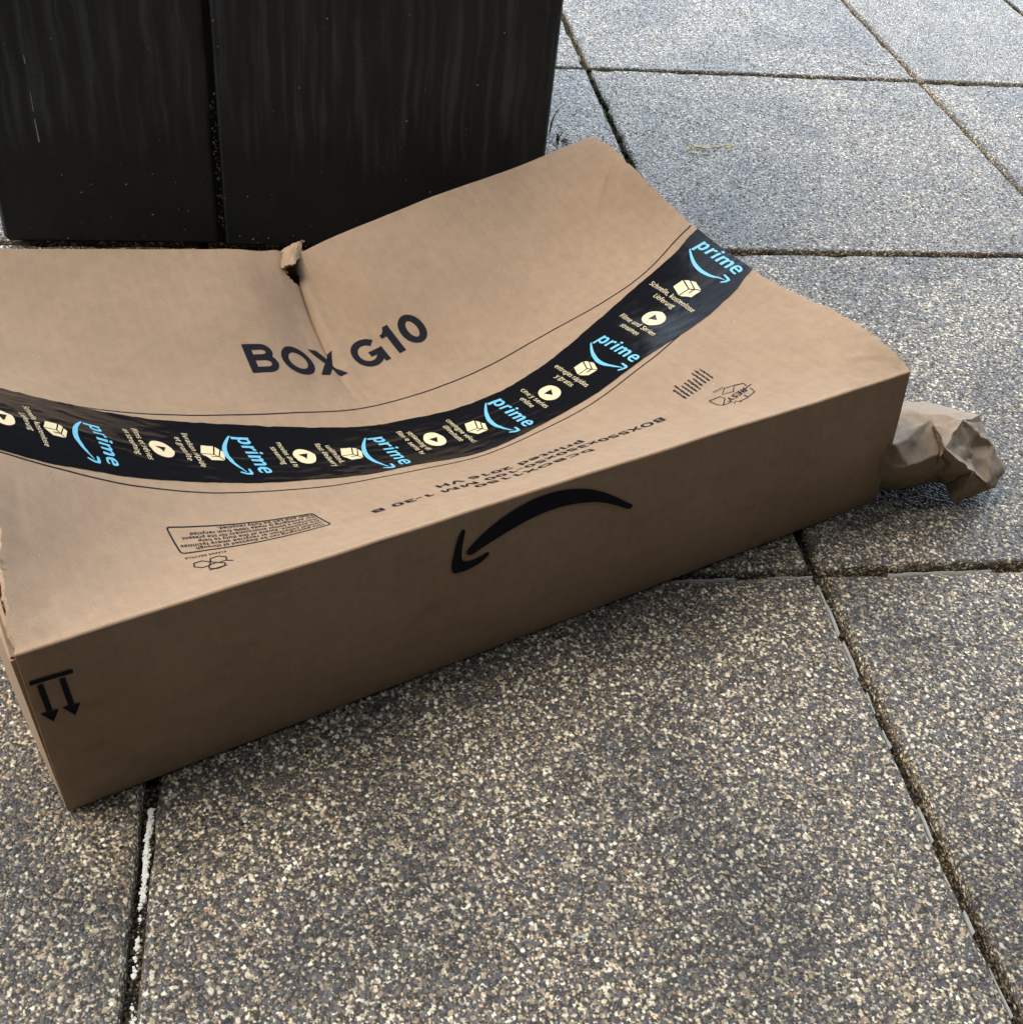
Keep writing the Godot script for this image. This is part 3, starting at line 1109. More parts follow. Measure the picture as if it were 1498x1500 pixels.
func print_tape(tape: Node3D):
	var primes := [[530.0, 172.5], [422.1, 148.5], [334.9, 147.5], [247.1, 147.5], [164.1, 160.0], [71.5, 151.0]]
	var cartons := [[494.6, 164.5], [395.7, 149.5], [308.1, 148.2], [223.8, 152.9], [139.7, 161.0], [45.4, 153.0]]
	var plays := [[459.3, 157.0], [365.2, 148.5], [278.6, 149.5], [194.9, 156.5], [108.0, 158.5], [18.1, 154.0]]
	var below_carton := [["Schnelle, kostenlose", "Lieferung"], ["entregas rápidas", "y gratis"], ["consegne veloci", "illimitate"], ["unlimited,", "fast delivery"], ["livraison rapide", "et gratuite"], ["Schnelle, kostenlose", "Lieferung"]]
	var below_play := [["Filme und Serien", "streamen"], ["cine y series", "online"], ["streaming di", "film e serie tv"], ["movies and tv", "streaming"], ["films et séries", "en streaming"], ["Filme und Serien", "streamen"]]
	for k in 6:
		var gap: float = cartons[k][0] - plays[k][0]
		var sc: float = clampf(gap / 33.0, 0.82, 1.06)
		var word := moved(text("prime", 10.2 * sc, 42.0, true, 0.06), Vector2(-21.0, -3.4 * sc), Vector2.RIGHT, Vector2(0, 1))
		var sm := moved(smile_tris(44.0, 9.5, 3.0), Vector2(0, -7.4 * sc), Vector2.RIGHT, Vector2(0, 1))
		print_on_lid("blue_lettering", tape_frame(word, primes[k][0], primes[k][1]), M.blue_ink, tape, 0.16, true)
		print_on_lid("blue_arrow", tape_frame(sm, primes[k][0], primes[k][1]), M.blue_ink, tape, 0.16, true)
		print_on_lid("cream_carton", tape_frame(carton_tris(1.02 * sc), cartons[k][0], cartons[k][1]), M.cream_ink, tape, 0.16, true)
		print_on_lid("carton_mark", tape_frame(carton_marks(1.02 * sc), cartons[k][0], cartons[k][1]), M.tape_ink, tape, 0.26, true)
		print_on_lid("cream_disc", tape_frame(disc(9.0, 7.4 * sc), plays[k][0], plays[k][1]), M.cream_ink, tape, 0.16, true)
		print_on_lid("play_mark", tape_frame(polygon([Vector2(-2.6, 3.3 * sc), Vector2(-2.6, -3.3 * sc), Vector2(3.8, 0)]), plays[k][0], plays[k][1]), M.tape_ink, tape, 0.26, true)
		for pair in [[below_carton[k], cartons[k], -13.0], [below_play[k], plays[k], -12.6]]:
			var both := []
			for row in 2:
				var s: String = pair[0][row]
				var tr := text(s, 3.75 * sc, s.length() * 2.36 * (0.9 + 0.1 * sc), false)
				var w := span(tr).size.x
				both += moved(tr, Vector2(-w / 2, (pair[2] - row * 6.4) * sc), Vector2.RIGHT, Vector2(0, 1))
			print_on_lid("cream_lettering", tape_frame(both, pair[1][0], pair[1][1] + (2.0 if pair[2] == -13.0 else 3.0)), M.cream_ink, tape, 0.16, true)


# ------------------------------------------------------------------ box
func flap(called: String, v0: float, v1: float, parent: Node3D, with_fold: bool) -> MeshInstance3D:
	var T := buf()
	var rag := noise(91, 0.09, 4)
	var P := []
	var N := []
	var UV := []
	var C := []
	var j0 := int(round(v0 / STEP))
	var j1 := int(round(v1 / STEP))
	var wear := noise(92, 0.06, 4)
	var skip := {}
	for i in lid_nu:
		var u := i * STEP
		var rp := []
		var rn := []
		var ru := []
		var rc := []
		var base: Vector3 = lid_p[i * lid_nv]
		if with_fold:
			# rounded fold down into the front panel
			var r := 0.0017
			for k in 6:
				var a := PI / 2 * k / 6.0
				rp.append(base + Vector3(0, -r + r * sin(a), -r + r * cos(a)))
				rn.append(Vector3(0, sin(a), cos(a)))
				ru.append(Vector2(u, -4.0 + 4.0 * k / 6.0) * 0.001)
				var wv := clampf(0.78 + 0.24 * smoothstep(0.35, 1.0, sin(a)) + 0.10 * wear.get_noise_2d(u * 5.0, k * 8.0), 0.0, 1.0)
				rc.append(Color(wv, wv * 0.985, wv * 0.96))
		for j in range(j0 + (2 if with_fold else 0), j1 + 1):
			var v := j * STEP
			var p := lid_p[i * lid_nv + j]
			var n := lid_n[i * lid_nv + j]
			if with_fold and v < 8.0:
				n = n.lerp(Vector3(0, 0.93, 0.37), (8.0 - v) / 8.0 * 0.7).normalized()
			# torn ends: the edge wanders, and the last millimetres are frayed and paler
			var tear := 0.0
			if u > 530.0:
				tear = (u - 530.0) / 10.0
				p.x += tear * (0.0018 * rag.get_noise_2d(v * 0.5, 5.0) + 0.0006 * rag.get_noise_2d(v * 3.0, 25.0))
				p.y += tear * 0.0006 * rag.get_noise_2d(v * 2.0, 55.0)
			elif u < 8.0:
				tear = (8.0 - u) / 8.0
				p.x += tear * (0.0030 * rag.get_noise_2d(v * 0.55, 105.0) + 0.0008 * rag.get_noise_2d(v * 3.0, 125.0))
			rp.append(p)
			rn.append(n)
			ru.append(Vector2(u, v) * 0.001)
			var w := 0.8 + 0.12 * maxf(0.0, tear - 0.55) + 0.05 * wear.get_noise_2d(u * 0.3, v * 0.3)
			if v < 8.0:
				w += 0.22 * (1.0 - v / 8.0) * clampf(0.8 + 1.2 * wear.get_noise_2d(u * 3.0, v), 0.2, 1.2)
			w = clampf(w, 0.0, 1.0)
			rc.append(Color(w, w * 0.995, w * 0.985))
		P.append(rp)
		N.append(rn)
		UV.append(ru)
		C.append(rc)
	if not with_fold:
		var nv: int = P[0].size()
		for i in lid_nu - 1:
			for j in nv - 1:
				if in_hole(i * STEP + 1.0, v0 + j * STEP + 1.0):
					skip[i * nv + j] = true
	sheet(T, P, N, UV, C, 0.0034, skip)
	return put(called, mesh_of(T, M.card), parent)


func panel(called: String, parent: Node3D, A: Callable, nu: int, nv: int, thick: float, out: Vector3, lit := 0.8, worn := false) -> MeshInstance3D:
	# a wall of the box through the points A(s, t), its outer face towards `out`
	var wear := noise(93, 0.03, 4)
	var T := buf()
	var P := []
	var N := []
	var UV := []
	var C := []
	for i in nu + 1:
		var rp := []
		for j in nv + 1:
			rp.append(A.call(float(i) / nu, float(j) / nv))
		P.append(rp)
	for i in nu + 1:
		var rn := []
		var ru := []
		var rc := []
		for j in nv + 1:
			var du: Vector3 = P[mini(i + 1, nu)][j] - P[maxi(i - 1, 0)][j]
			var dv: Vector3 = P[i][mini(j + 1, nv)] - P[i][maxi(j - 1, 0)]
			var n := du.cross(dv).normalized()
			if n.dot(out) < 0: n = -n
			rn.append(n)
			ru.append(Vector2(P[i][j].x - P[i][j].z, P[i][j].y) + Vector2(0.11, 0.07))
			if not worn:
				rc.append(Color(lit, lit, lit))
				continue
			# rubbed pale at its corners, grimy along the foot, with a few scuffs
			var s := float(i) / nu
			var t := float(j) / nv
			var w := lit + 0.05 * wear.get_noise_2d(s * 540.0, t * 110.0)
			w += 0.20 * exp(-s / 0.006) * clampf(0.5 + wear.get_noise_2d(7.0, t * 300.0), 0.0, 1.0)
			w += 0.20 * exp(-(pow(s / 0.016, 2.0) + pow(t / 0.09, 2.0)))
			w -= 0.16 * exp(-t / 0.035) * clampf(0.6 + 1.6 * wear.get_noise_2d(s * 900.0, 3.0), 0.0, 1.0)
			w -= 0.07 * smoothstep(0.28, 0.5, wear.get_noise_2d(s * 260.0 + 500.0, t * 240.0))
			w = clampf(w, 0.2, 1.0)
			rc.append(Color(w, w * 0.995, w * 0.985))
		N.append(rn)
		UV.append(ru)
		C.append(rc)
	sheet(T, P, N, UV, C, thick)
	return put(called, mesh_of(T, M.card), parent)


func front_point(s: float, t: float) -> Vector3:
	var e := front_edge(s * LID_L) * 0.001
	var foot := Vector3(0.5444 * s, 0.0008, 0.0)
	return foot.lerp(Vector3(e.x, e.y - 0.0017, 0.0), t) + Vector3(0, 0, bulge(s, t))


func bulge(s: float, t: float) -> float:
	# the front panel bellies out a little between its folds
	var e := clampf(minf(s, 1.0 - s) / 0.12, 0.0, 1.0)
	return (0.0014 + 0.0026 * e * e * (3.0 - 2.0 * e)) * sin(PI * clampf(t, 0.0, 1.0)) + 0.0004 * sin(s * 31.0) * sin(PI * clampf(t, 0.0, 1.0)) * e


func rear_point(s: float, t: float) -> Vector3:
	var e: Vector3 = lid(s * LID_L, LID_W)[0]
	var foot := Vector3(lerpf(0.0, 0.5444, s), 0.0008, lerpf(-0.345, -0.338, s))
	var p := foot.lerp(e + Vector3(0, -0.0036, 0.001), t)
	p.z -= 0.012 * sin(PI * t) * (0.5 + 0.5 * sin(s * 9.0))
	return p


func left_point(s: float, t: float) -> Vector3:
	var v := s * 346.0
	var e: Vector3 = lid(0.0, v)[0]
	var bulge := 0.010 * sin(PI * minf(1.0, s * 1.6)) * (0.4 + 0.6 * t)
	var foot := Vector3(0.0, 0.0008, -v * 0.001)
	var p := foot.lerp(Vector3(e.x - 0.002, e.y - 0.0065 - 0.002 * sin(s * 40.0) * s, e.z), t)
	p.x -= bulge
	if s == 0.0: p.z -= 0.0036
	return p


func right_point(s: float, t: float) -> Vector3:
	# the torn right end flap, pushed into the box so that its foot stands open
	var v := 8.0 + s * 330.0
	var e: Vector3 = lid(535.0, v)[0]
	var foot := Vector3(e.x - 0.008 - 0.006 * sin(s * 5.0), 0.05 + 0.006 * sin(s * 23.0), e.z)
	return foot.lerp(e + Vector3(-0.001, -0.008, 0), t)


func inner_point(s: float, t: float) -> Vector3:
	# the folded-in left dust flap, just under the lid
	var v := 4.0 + t * 330.0
	var e: Vector3 = lid(s * 70.0, v)[0]
	var p := e + Vector3(0, -0.0056 - 0.010 * s, 0)
	p.x -= (1.0 - s) * (0.002 + 0.010 * sin(PI * minf(1.0, t * 1.5)))
	return p


func floor_point(s: float, t: float) -> Vector3:
	return Vector3(lerpf(0.004, 0.54, s), 0.0045, lerpf(-0.004, -0.335, t))


func build_box():
	var b := thing("cardboard_box", BOX_AT, BOX_TURN)
	tag(b, "large squashed brown cardboard box with black tape lying on the slabs", "box")
	var front := panel("front_panel", b, front_point, 180, 40, 0.0034, Vector3.BACK, 0.8, true)
	panel("rear_panel", b, rear_point, 60, 8, 0.0034, Vector3.FORWARD)
	panel("left_end_flap", b, left_point, 40, 10, 0.0034, Vector3.LEFT)
	panel("right_end_flap", b, right_point, 30, 8, 0.0034, Vector3.RIGHT)
	panel("floor_panel", b, floor_point, 8, 6, 0.0034, Vector3.UP)
	panel("inner_flap", b, inner_point, 24, 30, 0.0034, Vector3.UP)
	var ff := flap("front_flap", 0.0, SEAM, b, true)
	var rf := flap("rear_flap", SEAM + 2.0, LID_W, b, false)
	torn_tab(b)
	torn_fringe(b)
	var tape := build_tape(b)
	print_tape(tape)
	# two thin guide lines beside the tape
	for g in [[0.0, 0], [0.0, 1]]:
		var pts := []
		for k in 109:
			var u := 5.0 * k + (0.0 if k < 108 else -1.5)
			pts.append(Vector2(u, guide(u, g[1])))
		print_on_lid("guide_line", stroke(pts, 0.9), M.ink, ff if g[1] == 0 else rf)
	# BOX G10, letter by letter along its slightly bent baseline
	for l in [["B", 191.0, 240.6, 20.5], ["O", 215.5, 241.4, 25.0], ["X", 242.0, 243.6, 22.0], ["G", 275.6, 244.8, 23.5], ["1", 302.2, 246.0, 9.0], ["0", 315.2, 246.4, 17.5]]:
		var k := 0
		for stroke_ in heavy(l[0], l[3], 24.0, 5.2):
			var big := moved(stroke_, Vector2(l[1], l[2]), Vector2(1.0, 0.02), Vector2(-0.06, 1.0))
			print_on_lid("size_lettering", big, M.ink, rf, 0.22 + 0.025 * k)
			k += 1
	# upside-down lettering on the front flap
	var lines := []
	for l in [["DCBOX1150", Vector2(331.5, 51.5), Vector2(254.5, 56.0), 6.0], ["BOX550x350x50-100 MM 1-30 B", Vector2(393.0, 65.6), Vector2(195.5, 65.2), 6.0], ["printed 2016 VH", Vector2(340.0, 74.5), Vector2(241.5, 78.0), 6.0]]:
		var d: Vector2 = l[2] - l[1]
		lines += moved(text(l[0], l[3], d.length(), true), l[1], d.normalized(), Vector2(0, -1))
	print_on_lid("stock_lettering", lines, M.ink, ff)
	disposal_note(ff)
	recycling_marks(ff)
	front_marks(front)


func arc(c: Vector2, r: Vector2, a0: float, a1: float, n: int) -> Array:
	var out := []
	for k in n + 1:
		var a := deg_to_rad(lerpf(a0, a1, float(k) / n))
		out.append(c + Vector2(cos(a) * r.x, sin(a) * r.y))
	return out


func heavy(ch: String, w: float, h: float, t: float) -> Array:
	# plain heavy capitals and figures, each a list of strokes
	var c := Vector2(w, h) / 2.0
	var r := Vector2(w - t, h - t) / 2.0
	if ch == "O" or ch == "0":
		return [stroke(arc(c, r + Vector2(0, 0.3), 0, 348, 30), t, true)]
	if ch == "X":
		var d := t * 1.22
		return [polygon([Vector2(0, 0), Vector2(d, 0), Vector2(w, h), Vector2(w - d, h)]), polygon([Vector2(0, h), Vector2(d, h), Vector2(w, 0), Vector2(w - d, 0)])]
	if ch == "1":
		return [polygon([Vector2(w - t, 0), Vector2(w, 0), Vector2(w, h), Vector2(w - t * 0.75, h), Vector2(w - t, h - 2.6)]), polygon([Vector2(0, h - 7.6), Vector2(w - t, h - 7.6), Vector2(w - t, h - 2.6), Vector2(1.8, h - 4.4), Vector2(0, h - 4.6)])]
	if ch == "G":
		return [stroke(arc(c, r + Vector2(0, 0.3), 38, 338, 30), t), polygon([Vector2(w * 0.54, h * 0.52), Vector2(w * 0.54, h * 0.52 - t * 0.85), Vector2(w - t * 0.8, h * 0.52 - t * 0.85), Vector2(w - t * 0.8, 0), Vector2(w - 0.2, 0), Vector2(w - 0.2, h * 0.52)])]
	var m := h * 0.53
	var hi := [Vector2(t, h - t / 2)] + arc(Vector2(w * 0.56, (h - t / 2 + m) / 2), Vector2(w * 0.38 - t / 2, (h - t / 2 - m) / 2), 90, -90, 12) + [Vector2(t, m)]
	var lo := [Vector2(t, m)] + arc(Vector2(w * 0.58, (m + t / 2) / 2), Vector2(w * 0.42 - t / 2, (m - t / 2) / 2), 90, -90, 12) + [Vector2(t, t / 2)]
	return [polygon([Vector2(0, 0), Vector2(t, 0), Vector2(t, h), Vector2(0, h)]), stroke(hi, t * 0.92), stroke(lo, t * 0.92)]


func guide(u: float, which: int) -> float:
	return along([[0, 117], [31, 115.6], [80, 115.7], [131, 116.5], [168, 117.5], [207, 115.3], [249, 114], [295, 111.6], [347, 114.3], [383, 115], [433, 121], [460, 129], [480, 137], [540, 156]] if which == 0 else [[0, 201], [65, 199], [115, 203], [150, 204.5], [202, 204], [248, 205], [285, 206], [332, 203.5], [402, 204.4], [445, 202.6], [490, 203.2], [537, 211.5], [540, 212]], u)


func disposal_note(ff: Node3D):
	var note := []
	var c := [Vector2(89.3, 85.1), Vector2(91.2, 62.5), Vector2(171.1, 61.9), Vector2(169.1, 84.0)]
	var pts := []
	for k in 4:      # rounded corners
		var a: Vector2 = c[k]
		var p: Vector2 = c[(k + 3) % 4]
		var n: Vector2 = c[(k + 1) % 4]
		pts.append(a + (p - a).normalized() * 1.6)
		pts.append(a + (p - a).normalized() * 0.5 + (n - a).normalized() * 0.5)
		pts.append(a + (n - a).normalized() * 1.6)
	note += stroke(pts, 0.9, true)
	var rows := ["This packaging can be disposed of through", "normal collection or recycled where facilities", "are available. Aware of the duty to help", "maintain a better environment for the present", "our packaging is made 100% from recycled", "fiber and can be fully recycled."]
	var widths := [69.0, 76.0, 66.0, 73.5, 68.5, 53.0]
	for k in 6:
		note += moved(text(rows[k], 2.3, widths[k], true), Vector2(168.6, 66.3 + 3.35 * k), Vector2(-1, 0.004), Vector2(0, -1))
	print_on_lid("disposal_note", note, M.ink, ff)


func recycling_marks(ff: Node3D):
	var m := []
	m += moved(text("PLEASE RECYCLE", 1.7, 21.0, true), Vector2(112.6, 58.9), Vector2(-1, -0.03), Vector2(0, -1))
	for h in [[Vector2(97.6, 48.6), 3.9], [Vector2(106.4, 50.6), 3.9], [Vector2(103.6, 43.6), 3.9]]:
		var hex := []
		for k in 6:
			hex.append(h[0] + Vector2(cos(TAU * k / 6.0 + 0.3) * h[1] * 1.15, sin(TAU * k / 6.0 + 0.3) * h[1]))
		m += stroke(hex, 0.8, true)
	m += stroke([Vector2(109.5, 47.5), Vector2(112.5, 45.5)], 0.8) + stroke([Vector2(98.5, 40.2), Vector2(108.0, 41.5)], 0.8)
	print_on_lid("recycling_mark", m, M.ink, ff)
	# round-arrow mark with its number, near the right end
	var q := []
	q += stroke([Vector2(427.5, 60.5), Vector2(428.0, 53.5), Vector2(430.0, 50.0), Vector2(437.0, 49.5), Vector2(435.0, 52.0)], 0.7)
	q += stroke([Vector2(430.0, 50.0), Vector2(436.5, 56.0), Vector2(436.0, 60.0), Vector2(427.5, 60.5)], 0.7)
	q += stroke([Vector2(438.5, 61.0), Vector2(444.0, 65.5), Vector2(450.5, 64.0), Vector2(445.5, 58.8)], 0.7, true)
	q += stroke([Vector2(450.5, 64.0), Vector2(456.0, 61.5), Vector2(455.5, 58.0)], 0.8)
	q += stroke([Vector2(459.0, 57.5), Vector2(452.0, 56.0), Vector2(447.0, 54.5)], 0.7)
	q += stroke([Vector2(440.5, 44.8), Vector2(439.0, 48.6), Vector2(436.0, 47.0)], 0.8)
	q += stroke([Vector2(439.6, 46.6), Vector2(446.0, 46.5), Vector2(454.5, 49.0), Vector2(455.5, 54.5)], 0.7)
	q += stroke([Vector2(447.5, 51.0), Vector2(447.0, 47.0)], 0.8)
	q += moved(text("RESY", 4.6, 17.0, true), Vector2(453.0, 58.0), Vector2(-0.985, -0.17), Vector2(-0.1, -1))
	q += moved(text("201900", 1.9, 8.5, false), Vector2(444.5, 67.8), Vector2(-1, -0.02), Vector2(0, -1))
	print_on_lid("round_arrow_mark", q, M.ink, ff)
	# a block of fine print turned a quarter, too small to read
	var f := []
	for row in 9:
		var u := 419.0 + 3.35 * row
		var v := 72.8 + 0.45 * row + (3.0 if row > 4 else 0.0) * 0.7
		var end: float = [85.0, 88.0, 85.0, 86.5, 87.0, 86.0, 91.0, 92.0, 91.5][row]
		while v < end:
			var n := rng.randf_range(0.5, 1.3)
			f += stroke([Vector2(u + rng.randf_range(-0.3, 0.3), v), Vector2(u + rng.randf_range(-0.3, 0.3), minf(v + n, end))], rng.randf_range(1.0, 1.9))
			v += n + rng.randf_range(0.15, 0.5)
	print_on_lid("fine_print", f, M.ink, ff)


func front_marks(front: Node3D):
	# the big upside-down smile arrow
	var up := [[218.5, 88.3], [226.8, 95.2], [238.6, 101.8], [250.7, 105.8], [263.2, 107.4], [276.2, 106.5], [290.0, 102.6], [299.8, 97.8], [310.2, 91.0], [321.8, 81.8], [323.8, 80.6]]
	var lo := [[324.4, 79.2], [323.6, 77.9], [321.9, 77.7], [311.4, 84.4], [301.3, 89.6], [291.6, 92.9], [277.8, 95.6], [264.7, 95.8], [252.1, 94.0], [239.8, 90.7], [227.7, 86.6], [221.2, 83.9], [219.0, 84.4], [217.6, 86.4]]
	var pts := []
	for q in up + lo: pts.append(Vector2(q[0], q[1]))
	print_on_front("printed_arrow_shaft", moved(smooth_poly(pts), Vector2(-3.0, 3.6), Vector2.RIGHT, Vector2(0, 1)), M.ink, front)
	pts = []
	for q in [[214.4, 101.9], [215.6, 102.0], [216.3, 100.6], [215.3, 94.0], [214.6, 87.6], [214.9, 82.8], [217.1, 80.3], [223.3, 79.9], [229.8, 81.6], [231.2, 81.2], [231.0, 79.8], [227.0, 76.6], [220.5, 74.5], [215.5, 73.9], [210.6, 74.6], [209.2, 76.6], [208.9, 80.9], [209.5, 85.7], [210.9, 92.9], [213.0, 99.6]]: pts.append(Vector2(q[0], q[1]))
	print_on_front("printed_arrow_head", moved(smooth_poly(pts), Vector2(-2.6, 4.0), Vector2.RIGHT, Vector2(0, 1)), M.ink, front)
	# this-way-up sign, standing on its head
	var s := []
	s += stroke([Vector2(-1.9, 97.6), Vector2(16.4, 97.0)], 2.6)
	for a in [[2.0, 95.0, 3.2, 77.0], [11.4, 94.6, 12.6, 76.6]]:
		s += stroke([Vector2(a[0], a[1]), Vector2(a[2], a[3])], 2.6)
		s += polygon([Vector2(a[2] - 3.9, a[3] - 0.2), Vector2(a[2] + 3.9, a[3] - 0.6), Vector2(a[2] + 0.6, a[3] - 7.8)])
	print_on_front("this_way_up_sign", moved(s, Vector2(-0.1, 1.6), Vector2.RIGHT, Vector2(0, 1)), M.ink, front)


func smooth_poly(pts: Array) -> Array:
	var out := []
	var n := pts.size()
	for k in n:
		var a: Vector2 = pts[k]
		var b: Vector2 = pts[(k + 1) % n]
		var steps := 3 if a.distance_to(b) > 3.0 else 1
		for t in steps:
			out.append(a.cubic_interpolate(b, pts[(k - 1 + n) % n], pts[(k + 2) % n], float(t) / steps) if steps > 1 else a)
	return polygon(out)


func torn_fringe(b: Node3D):
	# pale paper fibres and slivers along the two torn ends of the lid
	var T := buf()
	var r := RandomNumberGenerator.new()
	r.seed = 333
	for k in 620:
		var right := k % 4 != 0
		var v := r.randf_range(6.0, 305.0) if right else r.randf_range(4.0, 150.0)
		var u := 539.6 if right else 0.4
		var e := lid(u, v, -r.randf_range(0.0, 3.0))
		var inner: Vector3 = lid(u + (-4.0 if right else 4.0), v)[0]
		var out: Vector3 = (lid(u, v)[0] - inner).normalized()
		var n: Vector3 = e[1]
		var side := out.cross(n)
		var d := (out * r.randf_range(0.3, 1.0) + side * r.randf_range(-0.9, 0.9) + n * r.randf_range(-0.4, 0.5)).normalized()
		var ln := 0.0006 + 0.0022 * pow(r.randf(), 2.0)
		var w := r.randf_range(0.0002, 0.0008)
		var p: Vector3 = e[0] - out * 0.0008
		var s := d.cross(n).normalized() * w
		var c := r.randf_range(0.85, 1.0)
		var col := Color(c, c * 0.97, c * 0.92)
		var uv := Vector2(u, v) * 0.001
		var a0 := vert(T, p - s, n, uv, col)
		var a1 := vert(T, p + s, n, uv, col)
		var a2 := vert(T, p + d * ln * 0.6 + s * 0.7 + n * 0.0002, n, uv, col)
		var a3 := vert(T, p + d * ln, n, uv, col)
		var a4 := vert(T, p + d * ln * 0.6 - s * 0.7, n, uv, col)
		tri(T, a0, a1, a2)
		tri(T, a0, a2, a4)
		tri(T, a4, a2, a3)
	var o := put("torn_fringe", mesh_of(T, M.card), b)
	o.set_meta("kind", "stuff")


func torn_tab(b: Node3D):
	# a scrap of the lid torn loose at the rear edge and bent up over a hole
	var T := buf()
	var P := []
	var N := []
	var UV := []
	var C := []
	var low := [Vector3(246, 76, 313), Vector3(249, 79, 310), Vector3(254, 80, 308), Vector3(259, 79, 315), Vector3(265, 75, 322)]
	var mid := [Vector3(249, 76, 324), Vector3(252, 80, 323), Vector3(257, 82, 323), Vector3(263, 81, 326), Vector3(268, 78, 328)]
	var top := [Vector3(252, 73, 336), Vector3(256, 75, 335), Vector3(261, 78, 334), Vector3(267, 80, 334), Vector3(271, 79, 336)]
	var crown := [Vector3(256, 71, 341), Vector3(260, 74, 340), Vector3(264, 77, 338), Vector3(269, 79, 337), Vector3(274, 79, 336)]
	var rows := [low, mid, top, crown]
	var f := noise(97, 0.35, 3)
	for i in 25:
		var rp := []
		var ru := []
		var rc := []
		for j in 16:
			var x := i / 6.0
			var y := j / 5.0
			var a := mini(int(x), 3)
			var c := mini(int(y), 2)
			var p: Vector3 = rows[c][a].lerp(rows[c][a + 1], x - a).lerp(rows[c + 1][a].lerp(rows[c + 1][a + 1], x - a), y - c)
			if j == 0: p.z -= 2.4 * f.get_noise_1d(i * 3.0)
			if i == 24: p.x += 2.5 * f.get_noise_1d(j * 3.0 + 70)
			p.y += 0.8 * f.get_noise_2d(i * 1.2, j * 1.2)
			rp.append(Vector3(p.x, p.y, -p.z) * 0.001)
			ru.append(Vector2(p.x, p.z) * 0.001)
			rc.append(Color(0.86, 0.85, 0.83))
		P.append(rp)
		UV.append(ru)
		C.append(rc)
	for i in 25:
		var rn := []
		for j in 16:
			var du: Vector3 = P[mini(i + 1, 24)][j] - P[maxi(i - 1, 0)][j]
			var dv: Vector3 = P[i][mini(j + 1, 15)] - P[i][maxi(j - 1, 0)]
			rn.append(du.cross(dv).normalized())
		N.append(rn)
	sheet(T, P, N, UV, C, 0.0012)
	tag(put("torn_tab", mesh_of(T, M.card), b), "torn scrap of lid bent up at the rear edge")


# ------------------------------------------------------------------ paper
func build_paper():
	var root := Vector3(0.117, 0.0, -0.080)
	var V := {"P1": [-49, 52, -16], "P2": [-20, 62, -2], "P3": [-8, 64, 8], "P4": [13, 56, -7], "P5": [17, 50, -7], "P6": [26, 38, 4], "P7": [41, 18, 7], "P8": [37, 6, 10], "P10": [18, 22, 23], "P9": [26, 10, 16],
		"P11": [1, 1, 22], "P12": [-2, 8, 10], "P13": [-4, 6, 4], "P14": [-34, 4, 8], "P15": [-54, 4, 8], "Q1": [-28, 58, 29], "Q2": [-22, 35, 20], "Q3": [-10, 20, 13], "Q4": [-21, 52, 33], "Q5": [-1, 38, 28],
		"A1": [-74, 50, 17], "A2": [-27, 60, 1], "A3": [-59, 56, 24], "A4": [-51, 44, 30], "A5": [-61, 34, 23], "A6": [-23, 46, 21], "A7": [-39, 30, 21], "A8": [-45, 10, 11], "L1": [-95, 40, 5], "L2": [-90, 6, 2],
		"B1": [-60, 40, -42], "B2": [-10, 44, -40], "B3": [20, 30, -34], "B4": [38, 10, -20], "B5": [-70, 5, -44], "B6": [0, 4, -44], "B7": [-95, 44, -30], "B8": [-95, 4, -30], "K1": [4, 42, 9], "K2": [5, 33, 17]}
	var o := thing("crumpled_paper", root)
	tag(o, "crumpled brown kraft packing paper sticking out of the box's right end", "paper")
	var body := [["L1", "P1", "A1"], ["P1", "A2", "A3"], ["P1", "A3", "A1"], ["P1", "P2", "A2"], ["A2", "P2", "P3"], ["A2", "P3", "Q1"], ["A2", "Q1", "A6"], ["A2", "A6", "A4"], ["A2", "A4", "A3"],
		["A1", "A3", "A5"], ["A3", "A4", "A5"], ["A4", "A6", "A7"], ["A6", "Q2", "A7"], ["A7", "Q2", "P13"], ["A7", "P13", "P14"], ["A4", "A7", "A8"], ["A7", "P14", "A8"], ["A4", "A8", "A5"], ["A5", "A8", "P15"], ["A8", "P14", "P15"],
		["A1", "A5", "L2"], ["A5", "P15", "L2"], ["L1", "A1", "L2"], ["A6", "Q1", "Q2"],
		["P1", "B1", "P2"], ["P2", "B1", "B2"], ["P2", "B2", "P4"], ["P2", "P4", "P3"], ["B2", "B3", "P4"], ["B1", "B5", "B6"], ["B1", "B6", "B2"], ["B2", "B6", "B3"], ["L1", "B7", "P1"], ["P1", "B7", "B1"], ["B7", "B8", "B5"], ["B7", "B5", "B1"], ["L1", "L2", "B8"], ["L1", "B8", "B7"]]
	var mouth := [["P3", "P4", "P5"], ["P3", "P5", "P6"], ["P3", "P6", "K1"], ["P3", "K1", "Q1"], ["K1", "K2", "Q1"], ["Q1", "K2", "Q4"], ["K2", "Q5", "Q4"], ["K1", "P6", "K2"], ["K2", "P6", "P10"], ["K2", "P10", "Q5"], ["P6", "P7", "P10"], ["P7", "P8", "P10"], ["P8", "P9", "P10"],
		["P4", "B3", "P5"], ["P5", "B3", "P6"], ["B3", "B4", "P6"], ["P6", "B4", "P7"], ["P7", "B4", "P8"], ["B3", "B6", "B4"]]
	var lip := [["Q1", "Q4", "Q3"], ["Q1", "Q3", "Q2"], ["Q4", "Q5", "Q3"], ["Q5", "P10", "P9"], ["Q5", "P9", "P11"], ["Q5", "P11", "P12"], ["Q5", "P12", "Q3"], ["Q3", "P12", "P13"], ["Q2", "Q3", "P13"]]
	var k := 0
	for part in [["sleeve", body], ["open_mouth", mouth], ["turned_lip", lip]]:
		crumple(part[0], part[1], V, o, 200 + k)
		k += 1


